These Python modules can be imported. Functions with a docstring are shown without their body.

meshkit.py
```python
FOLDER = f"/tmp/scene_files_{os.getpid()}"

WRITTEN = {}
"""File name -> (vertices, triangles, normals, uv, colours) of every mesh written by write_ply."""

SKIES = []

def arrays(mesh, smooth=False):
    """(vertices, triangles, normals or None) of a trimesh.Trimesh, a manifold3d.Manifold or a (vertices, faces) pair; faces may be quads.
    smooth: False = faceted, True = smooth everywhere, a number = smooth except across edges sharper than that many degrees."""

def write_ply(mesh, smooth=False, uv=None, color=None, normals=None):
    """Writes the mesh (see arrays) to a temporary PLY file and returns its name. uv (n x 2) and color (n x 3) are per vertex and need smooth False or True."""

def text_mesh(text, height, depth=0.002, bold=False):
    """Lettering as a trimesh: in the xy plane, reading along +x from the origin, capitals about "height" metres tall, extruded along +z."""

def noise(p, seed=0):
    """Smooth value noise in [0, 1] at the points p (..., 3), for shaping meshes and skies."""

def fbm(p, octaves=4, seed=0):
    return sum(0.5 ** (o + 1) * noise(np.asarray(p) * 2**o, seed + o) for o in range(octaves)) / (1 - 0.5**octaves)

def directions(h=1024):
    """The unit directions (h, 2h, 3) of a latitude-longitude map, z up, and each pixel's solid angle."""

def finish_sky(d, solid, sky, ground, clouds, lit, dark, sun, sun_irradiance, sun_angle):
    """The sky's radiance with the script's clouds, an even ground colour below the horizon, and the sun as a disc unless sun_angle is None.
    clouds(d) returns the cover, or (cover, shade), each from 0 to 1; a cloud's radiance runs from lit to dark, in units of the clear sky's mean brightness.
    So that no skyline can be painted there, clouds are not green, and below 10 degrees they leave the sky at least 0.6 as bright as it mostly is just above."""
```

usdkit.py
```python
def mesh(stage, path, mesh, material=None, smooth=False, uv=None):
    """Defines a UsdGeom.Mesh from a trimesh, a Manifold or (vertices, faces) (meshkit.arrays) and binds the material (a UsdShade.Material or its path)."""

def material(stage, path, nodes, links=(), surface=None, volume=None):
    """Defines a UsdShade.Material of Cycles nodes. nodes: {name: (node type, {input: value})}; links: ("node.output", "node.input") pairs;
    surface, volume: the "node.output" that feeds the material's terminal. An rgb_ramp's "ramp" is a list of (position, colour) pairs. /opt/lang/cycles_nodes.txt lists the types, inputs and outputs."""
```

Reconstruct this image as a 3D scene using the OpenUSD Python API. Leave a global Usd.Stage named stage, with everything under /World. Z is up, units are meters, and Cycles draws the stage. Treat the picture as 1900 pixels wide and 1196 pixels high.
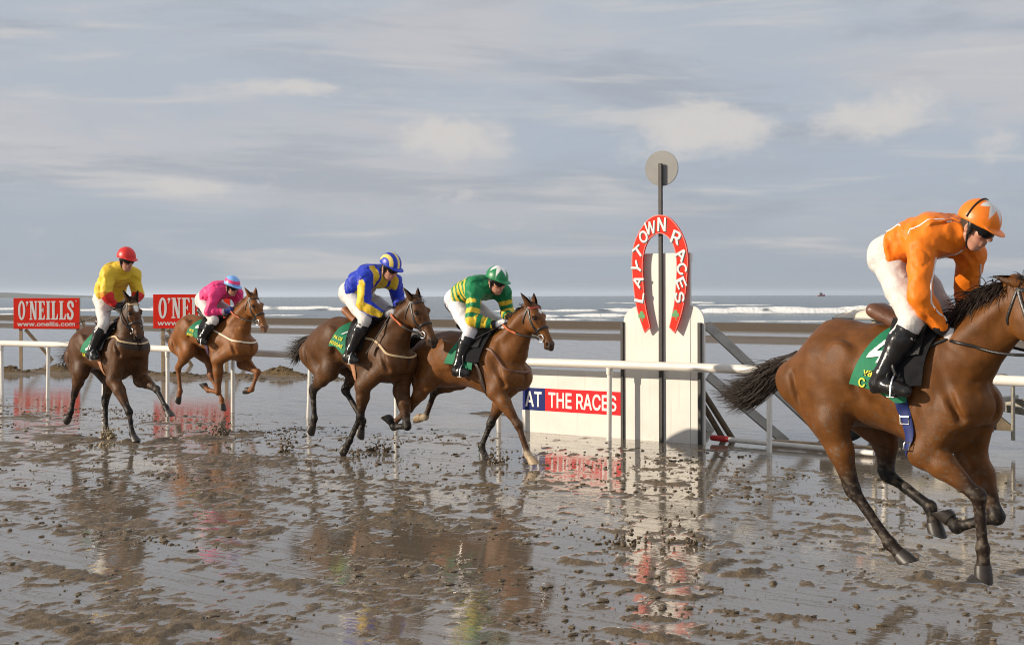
import math, random
import numpy as np, trimesh, shapely
from shapely import affinity
from scipy import sparse
from scipy.ndimage import map_coordinates
from scipy.interpolate import PchipInterpolator
import meshkit, usdkit
from pxr import Usd, UsdGeom, UsdLux, UsdShade, Sdf, Gf, Vt

stage = Usd.Stage.CreateInMemory()
UsdGeom.SetStageUpAxis(stage, 'Z'); UsdGeom.SetStageMetersPerUnit(stage, 1.0)
UsdGeom.Xform.Define(stage, '/World'); UsdGeom.Scope.Define(stage, '/World/Looks')

# ---------------------------------------------------------------- camera, sky, sun, exposure
EYE = 1.75
cam = UsdGeom.Camera.Define(stage, '/World/camera')
cam.AddTranslateOp().Set(Gf.Vec3d(0, 0, EYE))
cam.AddRotateXYZOp().Set(Gf.Vec3f(90, 0.18, 0))
cam.CreateHorizontalApertureAttr(36.0); cam.CreateVerticalApertureAttr(36.0 * 644 / 1024)
cam.CreateFocalLengthAttr(36.0 * 2640 / 1900)
cam.CreateVerticalApertureOffsetAttr(-49.0 / 1900 * 36)
cam.CreateClippingRangeAttr(Gf.Vec2f(0.1, 60000))
cam.CreateFStopAttr(11.0); cam.CreateFocusDistanceAttr(14.0)
cam.CreateExposureAttr(0.45)

SUN_EL, SUN_AZ = math.radians(18), math.radians(-102)           # azimuth measured from +y towards +x
to_sun = np.array([math.sin(SUN_AZ) * math.cos(SUN_EL), math.cos(SUN_AZ) * math.cos(SUN_EL), math.sin(SUN_EL)])
sun = UsdLux.DistantLight.Define(stage, '/World/sun')
sun.CreateIntensityAttr(1.0); sun.CreateAngleAttr(0.6); sun.CreateNormalizeAttr(True); sun.CreateColorAttr(Gf.Vec3f(1.0, 0.87, 0.70))
sun.AddRotateXYZOp().Set(Gf.Vec3f(90 - math.degrees(SUN_EL), 0, -math.degrees(SUN_AZ) + 180))

def material(name, nodes, links=(), surface='p.BSDF', **k):
    return usdkit.material(stage, '/World/Looks/' + name, nodes, links, surface=surface, **k)

SKY = 0.10
dome = UsdLux.DomeLight.Define(stage, '/World/sky')
dome.GetPrim().SetCustomDataByKey('kind', 'structure')
def blob(nodes, links, i, az, el, sa, se):                       # a soft patch of the sky round a direction, 1 at its middle
    nodes[f'b{i}'] = ('vector_math', {'math_type': 'subtract', 'vector2': (math.radians(az), math.radians(el), 0)})
    nodes[f'c{i}'] = ('vector_math', {'math_type': 'multiply', 'vector2': (1 / math.radians(sa), 1 / math.radians(se), 0)})
    nodes[f'd{i}'] = ('vector_math', {'math_type': 'length'})
    nodes[f'e{i}'] = ('map_range', {'range_type': 'smoothstep', 'from_min': 1.0, 'from_max': 0.0, 'to_min': 0.0, 'to_max': 1.0, 'clamp': True})
    links += [('ang.vector', f'b{i}.vector1'), (f'b{i}.vector', f'c{i}.vector1'), (f'c{i}.vector', f'd{i}.vector1'), (f'd{i}.value', f'e{i}.value')]
N = {
    'sky': ('sky_texture', {'sky_type': 'single_scattering', 'sun_disc': False, 'sun_elevation': SUN_EL, 'sun_rotation': SUN_AZ}),
    'geo': ('texture_coordinate', {}),
    'sep': ('separate_xyz', {}),
    'az': ('math', {'math_type': 'arctan2'}), 'el': ('math', {'math_type': 'arcsine'}),
    'ang': ('combine_xyz', {}),
    'm1': ('mapping', {'scale': (2.6, 11.0, 1.0), 'location': (3.7, 1.3, 0)}),
    'n1': ('noise_texture', {'scale': 1.0, 'detail': 6, 'roughness': 0.55, 'distortion': 0.35}),
    'm2': ('mapping', {'scale': (17.0, 30.0, 1.0), 'location': (1.1, 7.3, 0)}),
    'n2': ('noise_texture', {'scale': 1.0, 'detail': 8, 'roughness': 0.66, 'distortion': 0.2}),
    'm3': ('mapping', {'scale': (4.5, 42.0, 1.0), 'location': (9.1, 2.3, 0)}),
    'n3': ('noise_texture', {'scale': 1.0, 'detail': 5, 'roughness': 0.55, 'distortion': 0.5}),
    'base': ('rgb_ramp', {'ramp': [(0.0, (2.62, 2.98, 3.48)), (0.04, (2.85, 3.20, 3.72)), (0.10, (3.12, 3.50, 4.08)), (0.20, (3.38, 3.70, 4.20)), (0.45, (3.6, 3.85, 4.3)), (1.0, (3.6, 3.85, 4.3))]}),
    'm4': ('mapping', {'scale': (3.4, 21.0, 1.0), 'location': (5.3, 3.9, 0)}), 'n4': ('noise_texture', {'scale': 1.0, 'detail': 6, 'roughness': .6, 'distortion': .6}), 'g4': ('map_range', {'range_type': 'smoothstep', 'from_min': .46, 'from_max': .66, 'to_max': .80, 'clamp': True}), 'k4': ('mix_color', {'b': (2.75, 3.00, 3.45), 'use_clamp': False}),
    'g1': ('map_range', {'range_type': 'smoothstep', 'from_min': 0.42, 'from_max': 0.62, 'clamp': True}),
    'g2': ('map_range', {'range_type': 'smoothstep', 'from_min': 0.60, 'from_max': 0.92, 'clamp': True}),
    'g3': ('map_range', {'range_type': 'smoothstep', 'from_min': 0.52, 'from_max': 0.70, 'clamp': True}),
    'k1': ('mix_color', {'b': (4.05, 3.98, 4.15), 'use_clamp': False}),
    'k2': ('mix_color', {'b': (4.70, 4.52, 4.42), 'use_clamp': False}),
    'k3': ('mix_color', {'b': (4.45, 4.36, 4.34), 'use_clamp': False}),
    'elr': ('map_range', {'from_min': 0.0, 'from_max': 1.0, 'to_min': 0.0, 'to_max': 1.0, 'clamp': True}),
    'cov': ('math', {'math_type': 'multiply', 'value2': 0.85}), 'cov3': ('math', {'math_type': 'multiply', 'value2': 0.75}),
    'fade': ('map_range', {'range_type': 'smoothstep', 'from_min': 0.01, 'from_max': 0.09, 'clamp': True}), 'fm': ('math', {'math_type': 'multiply'}),
    'puff': ('math', {'math_type': 'multiply_add', 'value2': 0.42}),
    'mx': ('mix_color', {'fac': 0.97, 'use_clamp': False}),
    'bg': ('background_shader', {'strength': SKY}),
}
L = [('geo.generated', 'sep.vector'), ('sep.x', 'az.value1'), ('sep.y', 'az.value2'), ('sep.z', 'el.value1'), ('az.value', 'ang.x'), ('el.value', 'ang.y'),
     ('ang.vector', 'm1.vector'), ('m1.vector', 'n1.vector'), ('ang.vector', 'm2.vector'), ('m2.vector', 'n2.vector'), ('ang.vector', 'm3.vector'), ('m3.vector', 'n3.vector'),
     ('el.value', 'elr.value'), ('elr.result', 'base.fac'),
     ('n1.fac', 'g1.value'), ('n3.fac', 'g3.value'),
     ('el.value', 'fade.value'), ('g1.result', 'fm.value1'), ('fade.result', 'fm.value2'), ('fm.value', 'cov.value1'), ('g3.result', 'cov3.value1'),
     ('base.color', 'k1.a'), ('cov.value', 'k1.fac'), ('ang.vector', 'm4.vector'), ('m4.vector', 'n4.vector'), ('n4.fac', 'g4.value'), ('g4.result', 'k4.fac'), ('k1.result', 'k4.a'), ('k4.result', 'k3.a'), ('cov3.value', 'k3.fac'), ('k3.result', 'k2.a'),
     ('puff.value', 'g2.value'), ('g2.result', 'k2.fac'),
     ('sky.color', 'mx.a'), ('k2.result', 'mx.b'), ('mx.result', 'bg.color')]
last = None
for i, (px, py, sx, sy, amp) in enumerate([(850, 255, 185, 84, 1.12), (1290, 245, 250, 105, 1.08), (1620, 220, 240, 100, .9), (330, 352, 230, 34, .8), (560, 165, 330, 30, .8), (880, 365, 130, 34, .6), (60, 275, 180, 40, .5), (1860, 270, 110, 80, .7), (900, 418, 150, 20, .5)]):
    blob(N, L, i, math.degrees(math.atan2(px - 950, 2640)), math.degrees(math.atan2(549 - py, 2640)), math.degrees(sx / 2640), math.degrees(sy / 2640))
    N[f'f{i}'] = ('math', {'math_type': 'multiply', 'value2': amp}); L.append((f'e{i}.result', f'f{i}.value1'))
    if last:
        N[f'h{i}'] = ('math', {'math_type': 'maximum'}); L += [(last, f'h{i}.value1'), (f'f{i}.value', f'h{i}.value2')]; last = f'h{i}.value'
    else:
        last = f'f{i}.value'
L += [(last, 'puff.value1'), ('n2.fac', 'puff.value3')]
skymat = material('sky_air', N, L, surface='bg.background')
UsdShade.MaterialBindingAPI.Apply(dome.GetPrim()).Bind(skymat)

# ---------------------------------------------------------------- helpers
used = {}
def path_for(name, parent=None):
    base = (parent.GetPath().pathString if parent is not None else '/World') + '/' + name
    k = used.get(base, 0); used[base] = k + 1
    return base if k == 0 else f'{base}_{k:03d}'

def say(p, label=None, cat=None, group=None, kind=None):
    for k, v in (('label', label), ('category', cat), ('group', group), ('kind', kind)):
        if v: p.SetCustomDataByKey(k, v)
    return p

def thing(name, label, cat, loc=(0, 0, 0), rz=0.0, group=None, kind=None):
    x = UsdGeom.Xform.Define(stage, path_for(name))
    x.AddTranslateOp().Set(Gf.Vec3d(*map(float, loc))); x.AddRotateZOp().Set(float(rz))
    return say(x.GetPrim(), label, cat, group, kind)

def put(name, mesh, mat, parent=None, smooth=False, color=None, **tags):
    m = usdkit.mesh(stage, path_for(name, parent), mesh, mat, smooth)
    if color is not None:
        pv = UsdGeom.PrimvarsAPI(m).CreatePrimvar('tone', Sdf.ValueTypeNames.Color3fArray, 'vertex')
        pv.Set(Vt.Vec3fArray.FromNumpy(np.ascontiguousarray(color, dtype=np.float32)))
    return say(m.GetPrim(), **tags)

def hair(name, strands, widths, mat, parent):
    c = UsdGeom.BasisCurves.Define(stage, path_for(name, parent))
    c.CreateTypeAttr('linear')
    c.CreatePointsAttr(Vt.Vec3fArray.FromNumpy(np.concatenate(strands).astype(np.float32)))
    c.CreateCurveVertexCountsAttr(Vt.IntArray([len(s) for s in strands]))
    c.CreateWidthsAttr(Vt.FloatArray.FromNumpy(np.concatenate(widths).astype(np.float32))); c.SetWidthsInterpolation('vertex')
    UsdShade.MaterialBindingAPI.Apply(c.GetPrim()).Bind(mat)
    return c.GetPrim()

def cat(*ms):
    return trimesh.util.concatenate([m for m in ms if m is not None])

def box(cx, cy, cz, sx, sy, sz, bevel=0.0):
    if bevel <= 0:
        m = trimesh.creation.box((sx, sy, sz))
    else:
        b = min(bevel, sx * .45, sy * .45, sz * .45); pts = []
        for a in (-1, 1):
            for c in (-1, 1):
                for e in (-1, 1):
                    pts += [(a * (sx / 2 - b), c * (sy / 2 - b), e * sz / 2), (a * (sx / 2 - b), c * sy / 2, e * (sz / 2 - b)), (a * sx / 2, c * (sy / 2 - b), e * (sz / 2 - b))]
        m = trimesh.convex.convex_hull(np.array(pts))
    m.apply_translation((cx, cy, cz)); return m

def beam(p, q, w, t, up=(0, 0, 1), bevel=0.004):
    p, q = np.array(p, float), np.array(q, float); d = q - p; L_ = np.linalg.norm(d); x = d / L_
    y = np.cross(up, x); y /= np.linalg.norm(y); z = np.cross(x, y)
    m = box(0, 0, 0, L_, w, t, bevel); T = np.eye(4); T[:3, :3] = np.stack([x, y, z], 1); T[:3, 3] = (p + q) / 2
    m.apply_transform(T); return m

def tube(pts, r, n=8, flat=None, cap=True):
    """A round (or, with flat=(normal vectors, thickness ratio), strap-like) tube along points."""
    P = np.asarray(pts, float); R = np.broadcast_to(np.asarray(r, float), (len(P),))
    T = np.gradient(P, axis=0); T /= np.maximum(np.linalg.norm(T, axis=1, keepdims=True), 1e-9)
    if flat is not None:
        A = np.broadcast_to(np.asarray(flat[0], float), P.shape).copy(); ra, rb = flat[1], 1.0
    else:
        A = np.zeros_like(P); a = np.array([0, 0, 1.0]) if abs(T[0][2]) < .9 else np.array([1.0, 0, 0]); ra = rb = 1.0
        for i in range(len(P)):
            a = a - T[i] * (a @ T[i]); a /= np.linalg.norm(a); A[i] = a
    A = A - T * (A * T).sum(1, keepdims=True); A /= np.maximum(np.linalg.norm(A, axis=1, keepdims=True), 1e-9)
    Bn = np.cross(T, A); th = np.arange(n) * 2 * math.pi / n
    V = (P[:, None] + R[:, None, None] * (A[:, None] * (np.cos(th)[None, :, None] * ra) + Bn[:, None] * (np.sin(th)[None, :, None] * rb))).reshape(-1, 3)
    F = []
    for i in range(len(P) - 1):
        a0 = i * n + np.arange(n); b0 = i * n + (np.arange(n) + 1) % n
        F += [np.stack([a0, b0, b0 + n], 1), np.stack([a0, b0 + n, a0 + n], 1)]
    F = np.concatenate(F)
    if cap:
        k = len(V); V = np.vstack([V, P[0], P[-1]]); i0 = np.arange(n); j0 = (i0 + 1) % n; e = (len(P) - 1) * n
        F = np.vstack([F, np.stack([j0, i0, np.full(n, k)], 1), np.stack([e + i0, e + j0, np.full(n, k + 1)], 1)])
    return trimesh.Trimesh(V, F, process=False)

def curve(pts, n):
    P = np.asarray(pts, float)
    if len(P) == 2: return P[0] + (P[1] - P[0]) * np.linspace(0, 1, n)[:, None]
    d = np.r_[0, np.cumsum(np.linalg.norm(np.diff(P, axis=0), axis=1))]; t = np.linspace(0, d[-1], n)
    from scipy.interpolate import CubicSpline
    return CubicSpline(d, P, bc_type='natural')(t)

def ngrid(xs, ys, zfun):
    X, Y = np.meshgrid(xs, ys); Z = zfun(X, Y); nx, ny = len(xs), len(ys)
    i = np.arange(nx * ny).reshape(ny, nx)
    F = np.stack([i[:-1, :-1], i[:-1, 1:], i[1:, 1:], i[1:, :-1]], -1).reshape(-1, 4)
    return np.stack([X, Y, Z], -1).reshape(-1, 3), np.vstack([F[:, [0, 1, 2]], F[:, [0, 2, 3]]])

def plain(name, col, rough=0.5, vary=0.12, scale=9.0, bump=0.0, bscale=60.0, **k):
    """A principled material whose colour wanders a little, with optional fine relief."""
    c = np.array(col, float)
    nodes = {'t': ('texture_coordinate', {}), 'n': ('noise_texture', {'scale': scale, 'detail': 5, 'roughness': .6}),
             'r': ('rgb_ramp', {'ramp': [(0.3, tuple(c * (1 - vary))), (0.7, tuple(np.minimum(c * (1 + vary), 1)))]}), 'p': ('principled_bsdf', {'roughness': rough, **k})}
    links = [('t.object', 'n.vector'), ('n.fac', 'r.fac'), ('r.color', 'p.base_color')]
    if bump:
        nodes |= {'n2': ('noise_texture', {'scale': bscale, 'detail': 4}), 'b': ('bump', {'strength': bump, 'distance': 0.01})}
        links += [('t.object', 'n2.vector'), ('n2.fac', 'b.height'), ('b.normal', 'p.normal')]
    return material(name, nodes, links)

def toned(name, rough=0.5, vary=0.15, scale=14.0, bump=0.0, bscale=40.0, **k):
    """The same for meshes that carry their colours on the vertices (coat markings, silks)."""
    nodes = {'a': ('attribute', {'attribute': 'tone'}), 't': ('texture_coordinate', {}), 'n': ('noise_texture', {'scale': scale, 'detail': 5, 'roughness': .6}),
             'r': ('map_range', {'from_min': .3, 'from_max': .7, 'to_min': 1 - vary, 'to_max': 1 + vary}), 'm': ('vector_math', {'math_type': 'scale'}), 'p': ('principled_bsdf', {'roughness': rough, **k})}
    links = [('t.object', 'n.vector'), ('n.fac', 'r.value'), ('a.color', 'm.vector1'), ('r.result', 'm.scale'), ('m.vector', 'p.base_color')]
    if bump:
        nodes |= {'n2': ('noise_texture', {'scale': bscale, 'detail': 4, 'distortion': .6}), 'b': ('bump', {'strength': bump, 'distance': 0.02})}
        links += [('t.object', 'n2.vector'), ('n2.fac', 'b.height'), ('b.normal', 'p.normal')]
    return material(name, nodes, links)
# ---------------------------------------------------------------- bodies: distance fields on a grid, turned into one continuous mesh
def axis_coords(lo, hi, h, fine=()):
    out = [lo]
    while out[-1] < hi:
        x = out[-1]; s = h
        for a, b, f in fine:
            if a <= x <= b: s = min(s, f)
        out.append(x + s)
    return np.array(out, np.float32)

class Field:
    def __init__(self, lo, hi, h, fine=((), (), ())):
        self.c = [axis_coords(lo[k], hi[k], h, fine[k]) for k in range(3)]
        self.d = np.full([len(c) for c in self.c], .25, np.float32)
    def window(self, lo, hi):
        s = []
        for k in range(3):
            a, b = np.searchsorted(self.c[k], [lo[k], hi[k]]); s.append(slice(max(a - 1, 0), min(b + 1, len(self.c[k]))))
        return tuple(s), self.c[0][s[0]][:, None, None], self.c[1][s[1]][None, :, None], self.c[2][s[2]][None, None, :]
    def add(self, fn, lo, hi, k=.02, m=.06, op='+'):
        m = max(m, k * 1.3)
        s, X, Y, Z = self.window(np.asarray(lo) - m, np.asarray(hi) + m)
        a = self.d[s]
        if a.size == 0: return
        d = fn(X, Y, Z).astype(np.float32)
        if op == '-': a = -a
        h = np.clip(.5 + .5 * (a - d) / k, 0, 1); r = a * (1 - h) + d * h - k * h * (1 - h)
        self.d[s] = -r if op == '-' else r
    def bone(self, a, b, ra, rb, k=.02, wy=1.0, op='+'):
        """A tapered round bone from a to b; wy < 1 makes it narrow across the body."""
        a, b = np.asarray(a, np.float32), np.asarray(b, np.float32); v = b - a; L2 = max(float(v @ v), 1e-9); r = max(ra, rb)
        def fn(X, Y, Z):
            x, y, z = X - a[0], Y - a[1], Z - a[2]
            t = np.clip((x * v[0] + y * v[1] + z * v[2]) / L2, 0, 1)
            return np.sqrt((x - t * v[0]) ** 2 + ((y - t * v[1]) / wy) ** 2 + (z - t * v[2]) ** 2) - (ra + (rb - ra) * t)
        self.add(fn, np.minimum(a, b) - r, np.maximum(a, b) + r, k, op=op)
    def ball(self, c, r, k=.02, op='+', R=None):
        """An ellipsoid; R: its three axes as rows."""
        c = np.asarray(c, np.float32); r = np.broadcast_to(np.asarray(r, np.float32), 3); R_ = np.eye(3, dtype=np.float32) if R is None else np.asarray(R, np.float32)
        def fn(X, Y, Z):
            x, y, z = X - c[0], Y - c[1], Z - c[2]
            q = [(x * R_[i][0] + y * R_[i][1] + z * R_[i][2]) / r[i] for i in range(3)]
            k0 = np.sqrt(q[0] ** 2 + q[1] ** 2 + q[2] ** 2); k1 = np.sqrt((q[0] / r[0]) ** 2 + (q[1] / r[1]) ** 2 + (q[2] / r[2]) ** 2)
            return k0 * (k0 - 1) / np.maximum(k1, 1e-6)
        m = r.max() if R is not None else r
        self.add(fn, c - m, c + m, k, op=op)
    def loft(self, pts, hh, hw, k=.03, p=2.0):
        """A body of elliptical sections along a polyline in x and z (pts: x, y, z); hh, hw: half height and half width."""
        P = np.asarray(pts, np.float32); hh, hw = np.asarray(hh, np.float32), np.asarray(hw, np.float32)
        def fn(X, Y, Z):
            X2, Z2 = X[:, :, :], Z[:, :, :]; best = None
            for i in range(len(P) - 1):
                vx, vz = P[i + 1, 0] - P[i, 0], P[i + 1, 2] - P[i, 2]; L2 = max(vx * vx + vz * vz, 1e-9)
                t = np.clip(((X2 - P[i, 0]) * vx + (Z2 - P[i, 2]) * vz) / L2, 0, 1)
                dx = np.sqrt((X2 - P[i, 0] - t * vx) ** 2 + (Z2 - P[i, 2] - t * vz) ** 2); h = hh[i] + (hh[i + 1] - hh[i]) * t; w = hw[i] + (hw[i + 1] - hw[i]) * t; yc = P[i, 1] + (P[i + 1, 1] - P[i, 1]) * t
                q = dx / h
                if best is None: best = [q, h, w, yc]
                else:
                    c = q < best[0]; best = [np.where(c, n, o) for n, o in zip((q, h, w, yc), best)]
            q, h, w, yc = best; s = np.abs(Y - yc) / w
            r = (q ** p + s ** p) ** (1 / p)
            return (r - 1) * np.minimum(h, w)
        m = max(hh.max(), hw.max()); self.add(fn, P.min(0) - m, P.max(0) + m, k)
    def sample(self, p):
        p = np.asarray(p, float); ix = [np.interp(p[:, k], self.c[k], np.arange(len(self.c[k]))) for k in range(3)]
        return map_coordinates(self.d, ix, order=1, mode='nearest')
    def project(self, p, off=0.0, it=8, fixed=None):
        """Moves points onto the surface, off metres outside it; fixed: a direction to move along only."""
        p = np.array(p, float); e = .006
        for _ in range(it):
            d = self.sample(p) - off
            g = np.stack([self.sample(p + e * np.eye(3)[k]) - self.sample(p - e * np.eye(3)[k]) for k in range(3)], 1) / (2 * e)
            if fixed is not None:
                s = g @ np.asarray(fixed, float); s = np.where(np.abs(s) < .35, np.where(s < 0, -.35, .35), s); p -= (np.clip(d / s, -.05, .05))[:, None] * np.asarray(fixed, float)
            else: p -= g * (np.clip(d, -.06, .06) / np.maximum((g * g).sum(1), .15))[:, None]
        return p
    def normals(self, p):
        e = .008; g = np.stack([self.sample(p + e * np.eye(3)[k]) - self.sample(p - e * np.eye(3)[k]) for k in range(3)], 1)
        return g / np.maximum(np.linalg.norm(g, axis=1, keepdims=True), 1e-9)
    def mesh(self, smooth=2):
        d = self.d; s = d < 0; n = [k - 1 for k in d.shape]
        C = [(i, j, k) for i in (0, 1) for j in (0, 1) for k in (0, 1)]
        sl = lambda o: tuple(slice(o[q], o[q] + n[q]) for q in range(3))
        cnt = np.zeros(n, np.int8)
        for o in C: cnt += s[sl(o)]
        A = np.argwhere((cnt > 0) & (cnt < 8)); idx = np.full(n, -1, np.int64); idx[A[:, 0], A[:, 1], A[:, 2]] = np.arange(len(A))
        v = {o: d[A[:, 0] + o[0], A[:, 1] + o[1], A[:, 2] + o[2]] for o in C}
        acc = np.zeros((len(A), 3)); m = np.zeros(len(A))
        for a in C:
            for ax in range(3):
                if a[ax] == 0:
                    b = list(a); b[ax] = 1; b = tuple(b); x = (v[a] < 0) != (v[b] < 0)
                    t = np.where(x, v[a] / np.where(x, v[a] - v[b], 1), 0); q = np.repeat(np.array([a], float), len(A), 0); q[:, ax] = t
                    acc += q * x[:, None]; m += x
        pos = A + acc / m[:, None]
        V = np.stack([np.interp(pos[:, k], np.arange(len(self.c[k])), self.c[k]) for k in range(3)], 1)
        F = []
        for ax in range(3):
            b, c = (ax + 1) % 3, (ax + 2) % 3
            lo = [slice(1, None)] * 3; lo[ax] = slice(0, n[ax]); hi = list(lo); hi[ax] = slice(1, n[ax] + 1)
            for q in (b, c): lo[q] = hi[q] = slice(1, n[q])
            s0, s1 = s[tuple(lo)], s[tuple(hi)]
            for want in (True, False):
                E = np.argwhere((s0 != s1) & (s0 == want)); E[:, b] += 1; E[:, c] += 1
                q = []
                for (ob, oc) in ((1, 1), (0, 1), (0, 0), (1, 0)):
                    e = E.copy(); e[:, b] -= ob; e[:, c] -= oc; q.append(idx[e[:, 0], e[:, 1], e[:, 2]])
                Q = np.stack(q, 1)
                if not want: Q = Q[:, ::-1]
                F.append(Q)
        F = np.concatenate(F); F = F[(F >= 0).all(1)]
        T = np.vstack([F[:, [0, 1, 2]], F[:, [0, 2, 3]]])
        if smooth:
            e = np.vstack([T[:, [0, 1]], T[:, [1, 2]], T[:, [2, 0]]]); W = sparse.coo_matrix((np.ones(len(e)), (e[:, 0], e[:, 1])), shape=(len(V), len(V))).tocsr(); W = W + W.T; W.data[:] = 1
            W = sparse.diags(1 / np.maximum(np.asarray(W.sum(1)).ravel(), 1)) @ W
            for _ in range(smooth): V = V + .5 * (W @ V - V); V = V - .52 * (W @ V - V)
        return V, T

def unit(v): v = np.asarray(v, float); return v / max(np.linalg.norm(v), 1e-9)
def lerp(a, b, t): return np.asarray(a, float) * (1 - t) + np.asarray(b, float) * t

def patch(field, rows, off, thick):
    """A cloth lying on a field: rows of points (rows x cols x 3) moved onto it and thickened."""
    R = np.asarray(rows, float); sh = R.shape[:2]; P = field.project(R.reshape(-1, 3), off); N = field.normals(P); Q = P + N * thick
    i = np.arange(len(P)).reshape(sh); f = np.stack([i[:-1, :-1], i[:-1, 1:], i[1:, 1:], i[1:, :-1]], -1).reshape(-1, 4)
    out = np.vstack([f + len(P), f[:, ::-1]])
    ring = np.r_[i[0, :], i[1:, -1], i[-1, -2::-1], i[-2:0:-1, 0]]; nx = np.roll(ring, -1)
    out = np.vstack([out, np.stack([nx, ring, ring + len(P), nx + len(P)], 1)])
    m = trimesh.Trimesh(np.vstack([P, Q]), np.vstack([out[:, [0, 1, 2]], out[:, [0, 2, 3]]]), process=False)
    return m
# ---------------------------------------------------------------- the beach, the sea, the far headland
TR = np.array([0.776, -0.630]); TR /= np.linalg.norm(TR)          # along the track (towards the right and the camera)
SEA = np.array([-TR[1], TR[0]])                                     # from the track towards the sea
F0 = np.array([-9.24, 25.67])                                       # a point of the rail
V0 = float(F0 @ SEA)
def uv_of(x, y): return (x - F0[0]) * TR[0] + (y - F0[1]) * TR[1], x * SEA[0] + y * SEA[1] - V0
def at(u, v, z=0.0): p = F0 + TR * u + SEA * v; return np.array([p[0], p[1], z])
def sm(a, b, x): t = np.clip((x - a) / (b - a), 0, 1); return t * t * (3 - 2 * t)

rng = np.random.default_rng(11)
prints = []                                                         # hoof prints: along the track, across, size
for k in range(420):
    prints.append((rng.uniform(-3, 24), -rng.uniform(0.8, 13.0), rng.uniform(.09, .16), rng.uniform(.012, .03)))
def mud(x, y):
    """Height of the sand; below zero it is under the film of water."""
    u, v = uv_of(x, y)
    w = meshkit.fbm(np.stack([u * .55, v * .9, np.zeros_like(u)], -1), 3, 3) - .5
    p = np.stack([u * .75 + w * 1.3, v * 2.3 + w * 1.1, np.zeros_like(u)], -1)
    big = meshkit.fbm(p * .8, 3, 5) - .5
    streak = meshkit.fbm(np.stack([u * 1.1 + w, v * 7.0, np.zeros_like(u)], -1), 3, 9) - .5
    fine = meshkit.fbm(np.stack([x * 9.0, y * 9.0, np.zeros_like(u)], -1), 3, 21) - .5
    grit = meshkit.fbm(np.stack([x * 30.0, y * 30.0, np.zeros_like(u)], -1), 2, 27) - .5
    track = sm(3.5, -1.0, v)
    churn = sm(-1.0, -6.5, v)
    lev = -0.0135 + .0065 * churn + .008 * sm(14.0, 2.0, u) * churn
    h = lev + track * (.028 * big + .040 * streak + .038 * fine + .030 * grit * (.5 + .8 * churn))
    far = (1 - track)
    h = h + far * (-.012 + .016 * (meshkit.fbm(np.stack([u * 1.3, v * 6.0, np.zeros_like(u)], -1), 3, 33) - .5) + .030 * (meshkit.fbm(np.stack([u * .25, v * 1.1, np.zeros_like(u)], -1), 4, 31) - .46))
    bar = .62 * sm(30, 32.5, v) * sm(40.0, 38.5, v) + sm(44.6, 46.5, v) * sm(64.5, 62.0, v)
    h = h + bar * (.095 + .03 * (meshkit.fbm(np.stack([u * .1, v * .4, np.zeros_like(u)], -1), 3, 41) - .5))
    h = h - .9 * sm(63.5, 78, v)
    for (pu, pv, r, a) in mounds: h = h + a * np.exp(-(((u - pu) / r) ** 2 + ((v - pv) / (r * .28)) ** 2)) * (.5 + 1.0 * meshkit.fbm(np.stack([x * 3, y * 3, np.zeros_like(u)], -1), 3, 51))
    return h
mounds = []
def mound_at(px, py, r, a):
    d = EYE * 2640 / (py - (552 - 6 * px / 1900)); x = (px - 950) / 2640 * d; u, v = uv_of(x, d); mounds.append((u, v, r, a))
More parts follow.
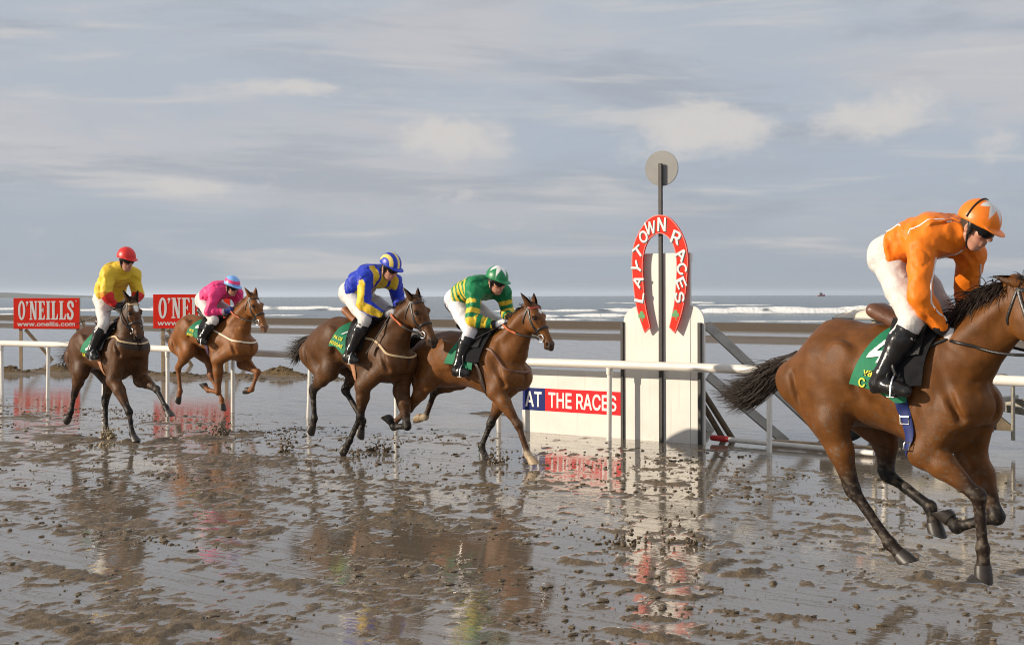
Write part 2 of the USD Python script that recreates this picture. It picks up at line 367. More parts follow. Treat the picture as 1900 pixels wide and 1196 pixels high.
for q in [(20, 692, .9, .17), (110, 690, 1.0, .18), (240, 692, 1.3, .10), (330, 700, 1.2, .13), (520, 697, .7, .20), (440, 700, 1.6, .09), (600, 702, .8, .06), (905, 768, .5, .06), (820, 660, 1.5, .05)]: mound_at(*q)

def spaced(a, b, fine, grow, c=0.0):
    out = [c]; x = c
    while x < b: x += max(fine, grow * (abs(x) - 3.6)); out.append(x)
    neg = []; x = c
    while x > a: x -= max(fine, grow * (abs(x) - 3.6)); neg.append(x)
    return np.array(neg[::-1] + out)
xs = spaced(-400, 400, .025, .03)
ys = [-60, -30, -15, -8, -4, -1, 1, 2.5, 3.4, 4.2]
y = 4.7
while y < 200: ys.append(y); y += .0048 * y
ys += [230, 300, 500, 900]
ys = np.array(ys)
def ground_z(X, Y):
    u, v = uv_of(X, Y); h = np.full(X.shape, -.012)
    near = (v < 90) & (Y > 1) & (np.abs(X) < 75)
    h[near] = mud(X[near], Y[near]); h[v >= 90] = -.9
    idx = np.flatnonzero(near.ravel() & (v.ravel() < .5) & (v.ravel() > -14.5)); uu = u.ravel()[idx]; o = np.argsort(uu); idx, uu = idx[o], uu[o]; vv = v.ravel()[idx]; hf = h.reshape(-1)
    for (pu, pv, r, a) in prints:
        lo, hi = np.searchsorted(uu, [pu - 3.2 * r, pu + 3.2 * r]); s = lo + np.flatnonzero(np.abs(vv[lo:hi] - pv) < 3.2 * r)
        q = ((uu[s] - pu) ** 2 + (vv[s] - pv) ** 2) / r ** 2
        hf[idx[s]] += a * (1.25 * np.exp(-(np.sqrt(q) - 1.35) ** 2 * 5) * (.3 + .7 * (meshkit.noise(np.stack([uu[s] * 23, vv[s] * 23, 0 * q], -1), 3))) - 1.1 * np.exp(-q * 1.3))
    return np.where(v > 62, h, np.maximum(h, 0.0006 * (h - 0)))     # water lies level over the hollows
gv, gf = ngrid(xs, ys, ground_z)
sand_nodes = {
    'g': ('geometry', {}), 's': ('separate_xyz', {}),
    'mp': ('mapping', {'rotation': (0, 0, math.atan2(-TR[1], TR[0]))}), 'ms': ('mapping', {'scale': (1.5, 13, 1)}),
    'n1': ('noise_texture', {'scale': 1.0, 'detail': 5, 'roughness': .62, 'distortion': .4}),
    'n2': ('noise_texture', {'scale': 38, 'detail': 5, 'roughness': .65}),
    'n3': ('noise_texture', {'scale': 2.6, 'detail': 4, 'roughness': .6}),
    'mw': ('mapping', {'scale': (5, 15, 1)}), 'nw': ('noise_texture', {'scale': 1.0, 'detail': 4, 'roughness': .55, 'distortion': .3}),
    'hj': ('math', {'math_type': 'multiply_add', 'value2': 0.010}), 'ho': ('math', {'math_type': 'subtract', 'value2': 0.0112}), 'hk': ('math', {'math_type': 'multiply_add', 'value2': 0.011}), 'nh': ('noise_texture', {'scale': 11, 'detail': 4, 'roughness': .6}),
    'wet': ('map_range', {'range_type': 'smoothstep', 'from_min': -0.0010, 'from_max': 0.0032, 'clamp': True}),
    'col': ('rgb_ramp', {'ramp': [(0.25, (.060, .040, .019)), (0.5, (.128, .088, .045)), (0.75, (.195, .138, .078))]}),
    'cf': ('mix_float', {'fac': .5}),
    'bs': ('bump', {'strength': .9, 'distance': .03}), 'bw': ('bump', {'strength': .11, 'distance': .012}),
    'dry': ('map_range', {'range_type': 'smoothstep', 'from_min': .028, 'from_max': .048, 'to_min': .45, 'to_max': .03, 'clamp': True}), 'sand': ('principled_bsdf', {'roughness': .5}),
    'film': ('principled_bsdf', {'base_color': (.128, .103, .074), 'roughness': .035, 'ior': 2.15}),
    'mix': ('mix_closure', {}),
}
sand_links = [('g.position', 's.vector'), ('g.position', 'mp.vector'), ('mp.vector', 'ms.vector'), ('ms.vector', 'n1.vector'), ('g.position', 'n2.vector'), ('g.position', 'n3.vector'),
              ('mp.vector', 'mw.vector'), ('mw.vector', 'nw.vector'), ('s.z', 'dry.value'), ('dry.result', 'sand.specular_ior_level'), ('n2.fac', 'hj.value1'), ('s.z', 'hj.value3'), ('g.position', 'nh.vector'), ('n1.fac', 'hk.value1'), ('hj.value', 'hk.value3'), ('hk.value', 'ho.value1'), ('ho.value', 'wet.value'),
              ('nh.fac', 'cf.a'), ('n2.fac', 'cf.b'), ('cf.result', 'col.fac'), ('col.color', 'sand.base_color'),
              ('cf.result', 'bs.height'), ('bs.normal', 'sand.normal'), ('nw.fac', 'bw.height'), ('bw.normal', 'film.normal'),
              ('wet.result', 'mix.fac'), ('film.BSDF', 'mix.closure1'), ('sand.BSDF', 'mix.closure2')]
sand = material('wet_sand', sand_nodes, sand_links, surface='mix.closure')
put('beach', (gv, gf), sand, smooth=True, kind='structure')

clod = plain('clod_sand', (.110, .078, .043), .55, .35, 40, .6, 90)
def lumps(n, where, size, seed, name, label, parent=None):
    r = np.random.default_rng(seed); V, F = [], []; k = 0; kinds = [(np.array(b.vertices), np.array(b.faces)) for b in (trimesh.creation.icosphere(0), trimesh.creation.icosphere(1))]
    for i in range(n):
        c, s = where(r), size(r); bv, bf = kinds[int(s > .013)]; q = bv * (1 + r.normal(0, .30, (len(bv), 1))) * s * r.uniform(.6, 1.3, 3) * np.array([1.25, 1.25, .50])
        a = r.uniform(0, 6.28); R = np.array([[math.cos(a), -math.sin(a), 0], [math.sin(a), math.cos(a), 0], [0, 0, 1]])
        V.append(q @ R.T + c); F.append(bf + k); k += len(bv)
    return put(name, (np.concatenate(V), np.concatenate(F)), clod, parent, smooth=True, kind='stuff', label=label, cat='sand')
cents = [(rng.uniform(-1, 22), -rng.uniform(.6, 13.2) ** 1.0, rng.uniform(.12, .45)) for _ in range(330)]
def clod_place(r):
    if r.random() < .80:
        c = cents[r.integers(len(cents))]; p = at(c[0] + r.normal(0, c[2] * 2.3), c[1] + r.normal(0, c[2] * .40))
    else:
        p = at(r.uniform(-3, 23), -r.uniform(.2, 13.4))
    return p + np.array([0, 0, .004])
lumps(13000, clod_place, lambda r: min(.003 + r.exponential(.0046), .026), 5, 'sand_clods', 'small dark clods of churned wet sand scattered over the track')
def mound_place(r):
    m = mounds[r.integers(7)]; u, v = m[0] + r.normal(0, m[2] * .55), m[1] + r.normal(0, m[2] * .2); p = at(u, v)
    p[2] = max(0, float(mud(np.array([p[0]]), np.array([p[1]]))[0])); return p
lumps(600, mound_place, lambda r: .008 + r.exponential(.014), 6, 'heaped_sand_lumps', 'dark lumps of dug sand heaped behind the white rail')

# sea: one sheet to the horizon, breakers modelled as ridges
wr = np.random.default_rng(4)
breakers = []                                                       # u centre, half length, v, height, half width
def breaker(px0, px1, py, hgt, wid):
    P = []
    for px in (px0, px1):
        d = EYE * 2640 / (py - (552 - 6 * px / 1900)); P.append(uv_of((px - 950) / 2640 * d, d))
    (ua, va), (ub, vb) = P; breakers.append((ua, va, ub, vb, hgt, wid))
for q in [(955, 1180, 577.5, .34, 1.6), (1330, 1640, 581, .62, 2.1), (1650, 1960, 577, .35, 1.6), (480, 600, 573.5, .42, 1.8), (300, 470, 571, .3, 1.6), (600, 690, 575, .3, 1.5), (1090, 1150, 587, .24, 1.0), (880, 1000, 588, .2, .8), (1140, 1320, 562, .25, 1.8), (1250, 1420, 566, .2, 1.6), (-40, 60, 574, .3, 1.5),
          (150, 280, 576, .25, 1.2), (480, 560, 585, .14, .7), (20, 90, 583, .12, .7), (990, 1090, 593, .12, .6), (640, 720, 592, .12, .6), (1420, 1500, 596, .10, .6)]: breaker(*q)
us = np.r_[np.linspace(-5000, -400, 14), np.arange(-390, 390, 1.3), np.linspace(400, 5000, 14)]
vs = np.r_[np.arange(62.5, 150, .34), np.arange(150, 330, 1.1), np.geomspace(333, 26000, 44)]
U, V = np.meshgrid(us, vs)
zz = -.030 + .05 * sm(66, 90, V) * (meshkit.fbm(np.stack([U * .16, V * .55, 0 * U], -1), 3, 61) - .5) * sm(900, 300, V)
foam = np.zeros_like(zz)
nz = meshkit.fbm(np.stack([U * .5, V * .9, 0 * U], -1), 4, 71); nb = meshkit.fbm(np.stack([U * .12, V * .05, 0 * U], -1), 3, 77)
for (ua, va, ub, vb, hgt, wid) in breakers:
    t = np.clip((U - ua) / (ub - ua), 0, 1); vc = va + (vb - va) * t + 2.2 * (nb - .5)
    end = np.where(U < ua, np.exp(-((U - ua) / 2.5) ** 2), np.where(U > ub, np.exp(-((U - ub) / 2.5) ** 2), 1.0))
    e = end * (.4 + 1.2 * nb); q = V - vc
    zz += hgt * e * np.exp(-(q / wid) ** 2 * np.where(q < 0, 2.6, .8)) * (.65 + .7 * nz)
    foam = np.maximum(foam, e * np.exp(-((q + wid * .25) / (wid * .95)) ** 2) * (-.25 + 2.2 * nz) * 1.0)
lap = np.exp(-((V - 64.3 - 2.5 * (nb - .5)) / .7) ** 2) * (.3 + 1.2 * nz); foam = np.maximum(foam, lap * .8)
foam = np.clip(foam, 0, 1)
i = np.arange(U.size).reshape(U.shape); F = np.stack([i[:-1, :-1], i[:-1, 1:], i[1:, 1:], i[1:, :-1]], -1).reshape(-1, 4)
sp = F0[None, None] + U[..., None] * TR + V[..., None] * SEA
sv = np.concatenate([sp, zz[..., None]], -1).reshape(-1, 3)
seamat = material('sea_water', {
    'a': ('attribute', {'attribute': 'tone'}), 'bw': ('separate_color', {}), 'g': ('geometry', {}),
    'mp': ('mapping', {'rotation': (0, 0, math.atan2(-TR[1], TR[0]))}), 'ms': ('mapping', {'scale': (.35, 1.1, 1)}),
    'n': ('noise_texture', {'scale': 1.0, 'detail': 8, 'roughness': .62}), 'n2': ('noise_texture', {'scale': 3.0, 'detail': 5}),
    'b': ('bump', {'strength': .5, 'distance': .5}), 'fr': ('map_range', {'range_type': 'smoothstep', 'from_min': .28, 'from_max': .62, 'clamp': True}),
    'w': ('principled_bsdf', {'base_color': (.055, .082, .092), 'roughness': .16, 'ior': 1.33}), 'f': ('principled_bsdf', {'base_color': (.82, .82, .80), 'roughness': .8}),
    'm': ('mix_closure', {}), 'bf': ('bump', {'strength': .8, 'distance': .2})},
    [('a.color', 'bw.color'), ('g.position', 'mp.vector'), ('mp.vector', 'ms.vector'), ('ms.vector', 'n.vector'), ('g.position', 'n2.vector'), ('n.fac', 'b.height'), ('b.normal', 'w.normal'), ('n2.fac', 'bf.height'), ('bf.normal', 'f.normal'),
     ('bw.r', 'fr.value'), ('fr.result', 'm.fac'), ('w.BSDF', 'm.closure1'), ('f.BSDF', 'm.closure2')], surface='m.closure')
put('sea', (sv, np.vstack([F[:, [0, 1, 2]], F[:, [0, 2, 3]]])), seamat, smooth=True, color=np.repeat(foam.reshape(-1, 1), 3, 1), kind='structure')

# headland far off on the left
hx = np.linspace(-12000, -1500, 260); hy = np.linspace(5600, 6800, 40)
def head_z(X, Y):
    ridge = np.interp(X, [-12000, -2900, -2300, -2100, -1900, -1700, -1500], [30, 31, 27, 18, 11, 4, -3]) * np.clip(np.sin((Y - 5600) / 1200 * math.pi), 0, 1) ** .5
    return ridge * (.8 + .4 * meshkit.fbm(np.stack([X / 160, Y / 160, 0 * X], -1), 4, 5)) - 2
hv, hf = ngrid(hx, hy, head_z)
put('headland', (hv, hf), plain('headland_grass', (.075, .085, .055), .9, .35, .02), smooth=True, kind='structure')
# ---------------------------------------------------------------- rail, winning post, boards, boats
def grimy(name, col):
    """Weathered white paint: faint brush marks, and sand splashed on the lowest part."""
    return material(name, {'t': ('texture_coordinate', {}), 's': ('separate_xyz', {}), 'n': ('noise_texture', {'scale': 2.2, 'detail': 5, 'roughness': .6}), 'n2': ('noise_texture', {'scale': 26, 'detail': 5, 'roughness': .7}),
        'ms': ('mapping', {'scale': (14, 14, .9)}), 'n3': ('noise_texture', {'scale': 1.0, 'detail': 4}), 'r': ('rgb_ramp', {'ramp': [(.3, tuple(np.array(col) * .90)), (.7, tuple(np.array(col) * 1.06))]}),
        'h': ('map_range', {'from_min': 0, 'from_max': .75, 'to_min': .07, 'to_max': -.08, 'clamp': True}), 'a': ('math', {'math_type': 'add'}), 'd': ('map_range', {'range_type': 'smoothstep', 'from_min': .68, 'from_max': .80, 'to_max': .75, 'clamp': True}),
        'k': ('map_range', {'range_type': 'smoothstep', 'from_min': .60, 'from_max': .74, 'to_max': .18, 'clamp': True}), 'm1': ('mix_color', {'b': (.34, .29, .22)}), 'm2': ('mix_color', {'b': (.22, .175, .125)}), 'p': ('principled_bsdf', {'roughness': .5}), 'b': ('bump', {'strength': .08, 'distance': .01})},
        [('t.object', 's.vector'), ('t.object', 'n.vector'), ('t.object', 'n2.vector'), ('t.object', 'ms.vector'), ('ms.vector', 'n3.vector'), ('n.fac', 'r.fac'), ('s.z', 'h.value'), ('h.result', 'a.value1'), ('n2.fac', 'a.value2'), ('a.value', 'd.value'), ('n3.fac', 'k.value'),
         ('r.color', 'm1.a'), ('k.result', 'm1.fac'), ('m1.result', 'm2.a'), ('d.result', 'm2.fac'), ('m2.result', 'p.base_color'), ('n2.fac', 'b.height'), ('b.normal', 'p.normal')])
paint_white = plain('white_paint', (.66, .62, .56), .38, .07, 5, .05, 70); rail_white = plain('white_plastic_rail', (.68, .645, .585), .32, .06, 4); dirty_white = grimy('board_white_paint', (.67, .64, .585))
dark_timber = plain('dark_stained_timber', (.030, .027, .024), .6, .3, 9, .3, 60); grey_timber = plain('weathered_grey_timber', (.33, .315, .285), .8, .25, 6, .4, 50); pale_timber = plain('pale_timber', (.36, .26, .16), .75, .2, 6, .3, 50); brown_timber = plain('brown_timber_pole', (.11, .08, .045), .75, .3, 8, .3, 50)
sign_red = plain('red_sign_paint', (.72, .024, .010), .62, .06, 6, specular_ior_level=.15); disc_grey = plain('grey_disc_paint', (.235, .235, .225), .5, .10, 4); print_white = plain('white_sign_print', (.72, .70, .67), .6, .05); print_black = plain('black_sign_print', (.02, .016, .016), .5, .1); print_red = plain('red_banner_print', (.62, .018, .024), .65, .04, specular_ior_level=.15); print_navy = plain('navy_banner_print', (.014, .024, .13), .65, .06, specular_ior_level=.15); print_green = plain('green_sign_print', (.06, .26, .07), .5, .1)
TRZ = math.degrees(math.atan2(TR[1], TR[0]))
def wall_xf(u, v): p = at(u, v); return p, TRZ                          # local x along the track, local -y towards the camera

# running rail
rt = thing('running_rail', 'long white plastic running rail on round posts, across the whole beach', 'rail', *wall_xf(0, 0))
for k in range(-4, 6):
    a, b = -9 + k * 6.2, -9 + (k + 1) * 6.2 - .004; n = 9; xs_ = np.linspace(a, b, n); z = .915 + .012 * np.sin(xs_ * .55) - .0016 * (xs_ - 9)
    put('rail', tube(np.stack([xs_, 0 * xs_, z], 1), .052, 16), rail_white, rt, smooth=50)
    if k: put('rail_sleeve', tube([(a - .09, 0, .915 + .012 * math.sin(a * .55) - .0016 * (a - 9)), (a + .09, 0, .915 + .012 * math.sin((a + .05) * .55) - .0016 * (a - 9))], .0555, 16), rail_white, rt, smooth=50)
pr = np.random.default_rng(8)
for u in (*np.arange(-32.4, -8, 2.0), -7.6, -5.8, -3.7, -1.9, .04, 1.521, 3.14, 4.838, 6.427, 8.144, 9.851, 11.678, 13.414, 15.589, 16.948, 18.9, 20.8, 22.2):
    l = pr.normal(0, .012); p = put('post', tube([(u + l * 2, .0, -.05), (u + l, .004, .4), (u, .006, .87)], .031, 12), rail_white, rt, smooth=50)
    put('post_collar', tube([(u, .006, .80), (u, .004, .885)], .040, 12), rail_white, p, smooth=50)

# finish board
fb = thing('finish_board', 'tall white finish board with rounded shoulders and dark edge posts', 'board', *wall_xf(14.005, .28))
E0, E1, U0, U1 = -.571, .571, -.292, .385
def shoulder(x0, x1, z0, z1, rise):                                    # a side panel: its free corner rounded off
    t = np.linspace(0, math.pi / 2, 10); o = [(x0, -.03)] + [(x1, -.03)] + [(x1, z1)] + [(x1 + (x0 - x1) * math.sin(a), z0 + rise * math.cos(a)) for a in t]
    return shapely.Polygon(o)
def slab(poly, y0, y1):
    m = trimesh.creation.extrude_polygon(poly, abs(y1 - y0), engine='earcut'); v = np.array(m.vertices); m.vertices = np.stack([v[:, 0], y1 - v[:, 2], v[:, 1]], 1); return m
put('panel', slab(shoulder(E0, U0 - .003, 1.43, 1.63, .20), 0, .03), dirty_white, fb); put('panel', slab(shoulder(E1, U1 + .003, 1.43, 1.63, .20), 0, .03), dirty_white, fb)
put('panel', box((U0 + U1) / 2, .012, 1.114, U1 - U0, .036, 2.285, .004), dirty_white, fb)
put('edge_post', box(E0 - .012, -.006, .70, .040, .045, 1.46, .004), dark_timber, fb); put('edge_post', box(E1 - .045, -.022, .70, .045, .04, 1.46, .004), dark_timber, fb)
put('top_rail', box((U0 + U1) / 2, .052, 2.20, U1 - U0 - .02, .04, .09, .004), paint_white, fb)
for p, q, m, w, t in (((.555, .10, 1.40), (1.40, 1.62, -.05), grey_timber, .11, .045), ((.555, .12, .80), (1.02, 1.18, -.05), grey_timber, .11, .045), ((-.50, .10, 1.40), (-.30, 1.62, -.05), grey_timber, .11, .045)): put('brace', beam(p, q, t, w), m, fb)
for p, q in (((.50, .08, .62), (.60, .68, -.05)), ((.44, .08, .55), (.50, .62, -.05))): put('stake', tube([p, q], .035, 10), brown_timber, fb, smooth=50)

wp_ = thing('winning_post', 'slim dark post topped by a round grey disc, in front of the white board', 'post', *wall_xf(13.995, .25))
put('pole', box(0, 0, 1.65, .050, .032, 3.36, .004), dark_timber, wp_)
d = trimesh.creation.cylinder(.212, .02, sections=48); d.apply_transform(trimesh.transformations.rotation_matrix(math.pi / 2, [1, 0, 0])); d.apply_transform(trimesh.transformations.rotation_matrix(math.radians(10), [0, 0, 1])); d.apply_translation((-.01, .042, 3.275)); put('disc', d, disc_grey, wp_, smooth=40)

hs = thing('horseshoe_sign', 'red horseshoe sign lettered in white, fixed upside down before the board', 'sign', *wall_xf(14.015, .19))
oc = np.array([(0, 2.712), (.110, 2.690), (.207, 2.62), (.328, 2.455), (.386, 2.29), (.397, 2.14), (.378, 1.885), (.325, 1.59), (.215, 1.302)]); ic = np.array([(0, 2.49), (.075, 2.472), (.138, 2.43), (.207, 2.315), (.237, 2.17), (.240, 2.06), (.233, 1.93), (.205, 1.66), (.134, 1.372)])
def half(c, n=60):
    m = c[::-1] * [-1, 1]; q = np.vstack([m[:-1], c]); return curve(q, n * 2)
OC, IC = half(oc), half(ic)
shoe = shapely.Polygon(np.vstack([OC, IC[::-1]])); put('plate', slab(shoe, 0, .022), sign_red, hs)
rim = shoe.difference(shoe.buffer(-.010)); put('rim', slab(rim, -.0025, -.0003), plain('pale_red_edge', (.72, .12, .09), .45, .05), hs)
def put_text(name, m, org, ang, off, mat, parent, sx=1.0):
    v = np.array(m.vertices); b0, b1 = v.min(0), v.max(0); v[:, :2] -= ((b0 + b1) / 2)[:2]; v[:, 0] *= sx; c, s = math.cos(ang), math.sin(ang)
    w = np.stack([org[0] + c * v[:, 0] - s * v[:, 1], off - v[:, 2], org[1] + s * v[:, 0] + c * v[:, 1]], 1); return put(name, trimesh.Trimesh(w, m.faces, process=False), mat, parent)
P5 = lambda x, y: ((1140 + x / 4.428 - 1223.5) / 50.5 * .386, 2.712 - (y - 130) / 4.428 * .00648)
for ch, x, y, hgt in (('L', 190, 805, .105), ('A', 183, 665, .105), ('Y', 178, 548, .110), ('T', 190, 425, .112), ('O', 233, 300, .115), ('W', 302, 228, .125), ('N', 388, 208, .135), ('R', 507, 312, .125), ('A', 545, 452, .112), ('C', 550, 568, .108), ('E', 548, 690, .105), ('S', 533, 800, .105)):
    c = np.array(P5(x, y)); k = np.argmin(np.linalg.norm((OC + IC) / 2 - c, axis=1)); mid = (OC[k] + IC[k]) / 2; up = unit(np.r_[OC[k] - IC[k]]); ang = math.atan2(up[1], up[0]) - math.pi / 2
    sg = 1 if x < 480 else 1
    m = meshkit.text_mesh(ch, hgt * 1.16, .003, bold=True); s_ = {'L': .120, 'A': .145, 'Y': .135, 'T': .125, 'O': .118, 'W': .155, 'N': .118, 'R': .125, 'C': .130, 'E': .120, 'S': .125}[ch] / np.ptp(m.vertices[:, 0])
    put_text('letter_shadow', m, mid + np.array([.010, -.011]), ang, -.0006, print_black, hs, s_); put_text('letter', m, mid, ang, -.0040, print_white, hs, s_)
for x, y in ((447, 230), (208, 880), (519, 872)): put('dot', slab(shapely.Point(*P5(x, y)).buffer(.009), -.003, -.0005), print_black, hs)
for x, y in ((222, 950), (500, 938)):
    c = np.array(P5(x, y)); g = shapely.union_all([shapely.Point(*(c + .026 * np.array([math.cos(a), math.sin(a)]))).buffer(.026) for a in (1.57, 3.5, 5.9)] + [shapely.LineString([c, c + [.012, -.07]]).buffer(.006)]); put('shamrock', slab(g, -.003, -.0005), print_green, hs)
for x, z in ((-.30, 2.06), (.30, 2.06), (-.26, 1.55), (.26, 1.55)): put('bracket', box(x, .056, z, .035, .064, .05, .003), paint_white, hs)

# racing banner
bn = thing('advertising_banner', 'low white banner board with a red and navy strip beside the finish board', 'banner', *wall_xf(12.60, .30))
put('board', box(0, .012, .40, 1.56, .03, .83, .004), dirty_white, bn)
put('navy_strip', box(-.585, -.0045, .424, .372, .003, .288), print_navy, bn); put('red_strip', box(.188, -.0045, .424, 1.172, .003, .288), print_red, bn)
put_text('lettering', meshkit.text_mesh('AT', .185, .002, bold=True), (-.585, .424), 0, -.0065, print_white, bn, .80); put_text('lettering', meshkit.text_mesh('THE RACES', .185, .002, bold=True), (.185, .424), 0, -.0065, print_white, bn, .76)
for x in (-.70, .1, .70): put('stake', box(x, .05, .36, .05, .04, .80, .004), brown_timber, bn)

# two red hoardings
def slabserif(text, Hh):
    """Narrow slab-serif capitals, one unit high, as shapes side by side."""
    R = lambda x0, y0, x1, y1: shapely.box(x0, y0, x1, y1); out, x = [], 0.0; s = .085; t = .15
    for ch in text:
        if ch == 'O': g, w = shapely.difference(affinity.scale(shapely.Point(.21, .5).buffer(1, 24), .21, .52), affinity.scale(shapely.Point(.21, .5).buffer(1, 24), .085, .40)), .42
        elif ch == "'": g, w = shapely.union_all([shapely.Point(.07, .93).buffer(.07), shapely.Polygon([(.07, .99), (.14, .93), (.05, .72), (.02, .74), (.06, .86)])]), .15
        elif ch == 'N': g, w = shapely.union_all([R(.06, 0, .13, 1), R(.35, 0, .42, 1), shapely.Polygon([(.04, 1), (.20, 1), (.42, 0), (.30, 0)]), R(0, 0, .19, .06), R(.0, .94, .19, 1), R(.29, .94, .48, 1)]), .48
        elif ch == 'E': g, w = shapely.union_all([R(.05, 0, .20, 1), R(0, 0, .38, .07), R(0, .93, .38, 1), R(.2, .47, .30, .55), R(.27, .38, .31, .64), shapely.Polygon([(.38, 0), (.40, .26), (.36, .26), (.26, 0)]), shapely.Polygon([(.38, 1), (.40, .76), (.36, .76), (.26, 1)])]), .42
        elif ch == 'I': g, w = shapely.union_all([R(.05, 0, .20, 1), R(0, 0, .25, .07), R(0, .93, .25, 1)]), .26
        elif ch == 'L': g, w = shapely.union_all([R(.05, 0, .20, 1), R(0, 0, .38, .07), R(0, .93, .25, 1), shapely.Polygon([(.38, 0), (.40, .30), (.36, .30), (.26, 0)])]), .42
        elif ch == 'S':
            c = curve([(.34, .72), (.30, .90), (.19, .955), (.09, .87), (.08, .72), (.19, .55), (.30, .40), (.31, .20), (.20, .05), (.09, .10), (.045, .28)], 60); g, w = shapely.union_all([shapely.LineString(c).buffer(.068), R(.31, .70, .36, .97), R(.02, .02, .07, .30)]), .41
        out.append(affinity.translate(g, x, 0)); x += w + .045
    return affinity.scale(shapely.union_all(out), Hh, Hh, origin=(0, 0)), x * Hh
def flat(poly, d): return trimesh.util.concatenate([trimesh.creation.extrude_polygon(g, d, engine='earcut') for g in getattr(poly, 'geoms', [poly])])
def hoarding(x0, x1, y, z0, z1, label, legs, braces):
    cx = (x0 + x1) / 2; w = x1 - x0; t = thing('hoarding', label, 'sign', (cx, y, 0), 0, group='red hoardings behind the rail')
    put('panel', box(0, 0, (z0 + z1) / 2, w, .018, z1 - z0, .003), sign_red, t)
    for i in range(4): put('frame_batten', box((-w / 2 + .03, w / 2 - .03, 0, 0)[i], .045, ((z0 + z1) / 2, (z0 + z1) / 2, z0 + .04, z1 - .04)[i], (.06, .06, w - .13, w - .13)[i], .07, (z1 - z0 - .004, z1 - z0 - .004, .06, .06)[i], .003), pale_timber, t)
    g, tw = slabserif("O'NEILLS", 1.0); hh = (z1 - z0) * .60
    m = flat(g, .003); put_text('lettering', m, (-.005 * w, z0 + (z1 - z0) * .600), 0, -.0095, print_white, t, .86 * w / tw); 
    v = None
    pr_ = stage.GetPrimAtPath(t.GetPath().pathString + '/lettering'); mm = UsdGeom.Mesh(pr_); P_ = np.array(mm.GetPointsAttr().Get()); zc_ = z0 + (z1 - z0) * .600; P_[:, 2] = zc_ + (P_[:, 2] - zc_) * hh; mm.GetPointsAttr().Set(Vt.Vec3fArray.FromNumpy(P_.astype(np.float32)))
    put_text('lettering', meshkit.text_mesh('www.oneills.com', .105, .003, bold=True), (-.005 * w, z0 + (z1 - z0) * .155), 0, -.0095, print_white, t, .84 * w / 1.02 * .91)
    put_text('trade_mark', meshkit.text_mesh('®', .055, .003), (w * .452, z1 - .085), 0, -.0095, print_white, t)
    for lx, lz in legs: put('leg', box(lx - cx, .065, lz / 2 - .05, .09, .05, lz + .1, .004), pale_timber, t)
    for p, q in braces: put('brace', beam(np.array(p) - [cx, y, 0], np.array(q) - [cx, y, 0], .05, .09), pale_timber, t)
hoarding(-13.84, -12.01, 39.5, .881, 1.735, 'red hoarding lettered O\'NEILLS at the far left, wholly in view', ((-13.66, .88), (-12.07, .88)), (((-13.55, 39.62, .86), (-13.0, 40.3, -.05)), ((-12.0, 39.62, 1.2), (-11.75, 40.4, -.05)), ((-12.98, 40.25, -.1), (-12.98, 40.25, .5))))
hoarding(-9.03, -7.10, 35.8, .964, 1.819, 'red hoarding lettered O\'NEILLS, partly hidden behind the pink jockey', ((-8.80, .96), (-7.2, .96)), (((-8.70, 35.95, .93), (-8.22, 36.6, -.05)), ((-7.2, 35.95, .93), (-6.8, 36.6, -.05))))

# boat on its trailer behind the nearest horse
bt = thing('boat_trailer', 'low boat trailer with two wheels, mostly hidden behind the nearest horse', 'trailer', at(16.45, 2.2), TRZ)
galv = plain('galvanised_steel', (.26, .24, .20), .45, .25, 20, metallic=.6); tyre = plain('tyre_rubber', (.016, .016, .017), .8, .3, 30, .2, 60)
for y in (-.5, .5): put('frame_beam', beam((-.95, y * .9, .48), (1.1, y * .7, .48), .06, .10), galv, bt)
for x in (-.8, .1, .95): put('cross_beam', beam((x, -.44, .54), (x, .44, .54), .06, .06), galv, bt)
for x in (-.45, .65):
    for y in (-.40, .40): put('support_post', beam((x, y, .55), (x, y, 1.42), .05, .05, (1, 0, 0)), galv, bt)
    put('support_bar', beam((x, -.40, 1.43), (x, .40, 1.43), .06, .05), galv, bt)
for x, y in ((-.72, -.62), (-.72, .62)):
    w = trimesh.creation.revolve(np.array([(.16, -.085), (.27, -.095), (.305, -.06), (.312, 0), (.305, .06), (.27, .095), (.16, .085), (.16, -.085)]), sections=28); w.apply_transform(trimesh.transformations.rotation_matrix(math.pi / 2, [1, 0, 0])); w.apply_translation((x, y, .31)); wh = put('wheel', w, tyre, bt, smooth=40)
    rm = trimesh.creation.cylinder(.165, .12, sections=24); rm.apply_transform(trimesh.transformations.rotation_matrix(math.pi / 2, [1, 0, 0])); rm.apply_translation((x, y, .31)); put('rim', rm, galv, wh, smooth=40)
put('tail_light', box(-.62, -.40, 1.36, .09, .05, .10, .01), plain('red_tail_light', (.60, .12, .06), .3), bt)
th = np.linspace(0, math.pi, 12); put('guard_hoop', tube([(1.22, -.42, .12), (1.22, -.42, .72)] + [(1.22 - .12 + .12 * math.cos(a), -.42, .72 + .12 * math.sin(a)) for a in th] + [(.98, -.42, .2)], .024, 8), galv, bt, smooth=50)
put('draw_bar', beam((1.0, 0, .44), (2.6, -.1, .25), .08, .08), galv, bt); put('mud_guard', slab(shapely.Polygon([(.75, .22), (.75, .62), (1.22, .26), (1.22, .22)]), -.40, -.36), brown_timber, bt)
hull = thing('upturned_boat', 'cream upturned boat hull lying on the trailer, behind the nearest horse', 'boat', at(16.45, 2.2), TRZ)
L_ = np.linspace(-1.15, 1.05, 26); th = np.linspace(0, math.pi, 15); rows = []
for x in L_:
    t = (x + 1.15) / 2.2; w = .52 * max(.02, math.sin(math.pi * min(.5, t * .95 + .015)) ** .7) * (1 - .25 * max(0, t - .6)); hgt = .155 * max(.04, math.sin(math.pi * min(.5, t * 1.25 + .02)) ** .9); rows.append([(x, -math.cos(a) * w, 1.462 + hgt * math.sin(a) ** .6) for a in th])
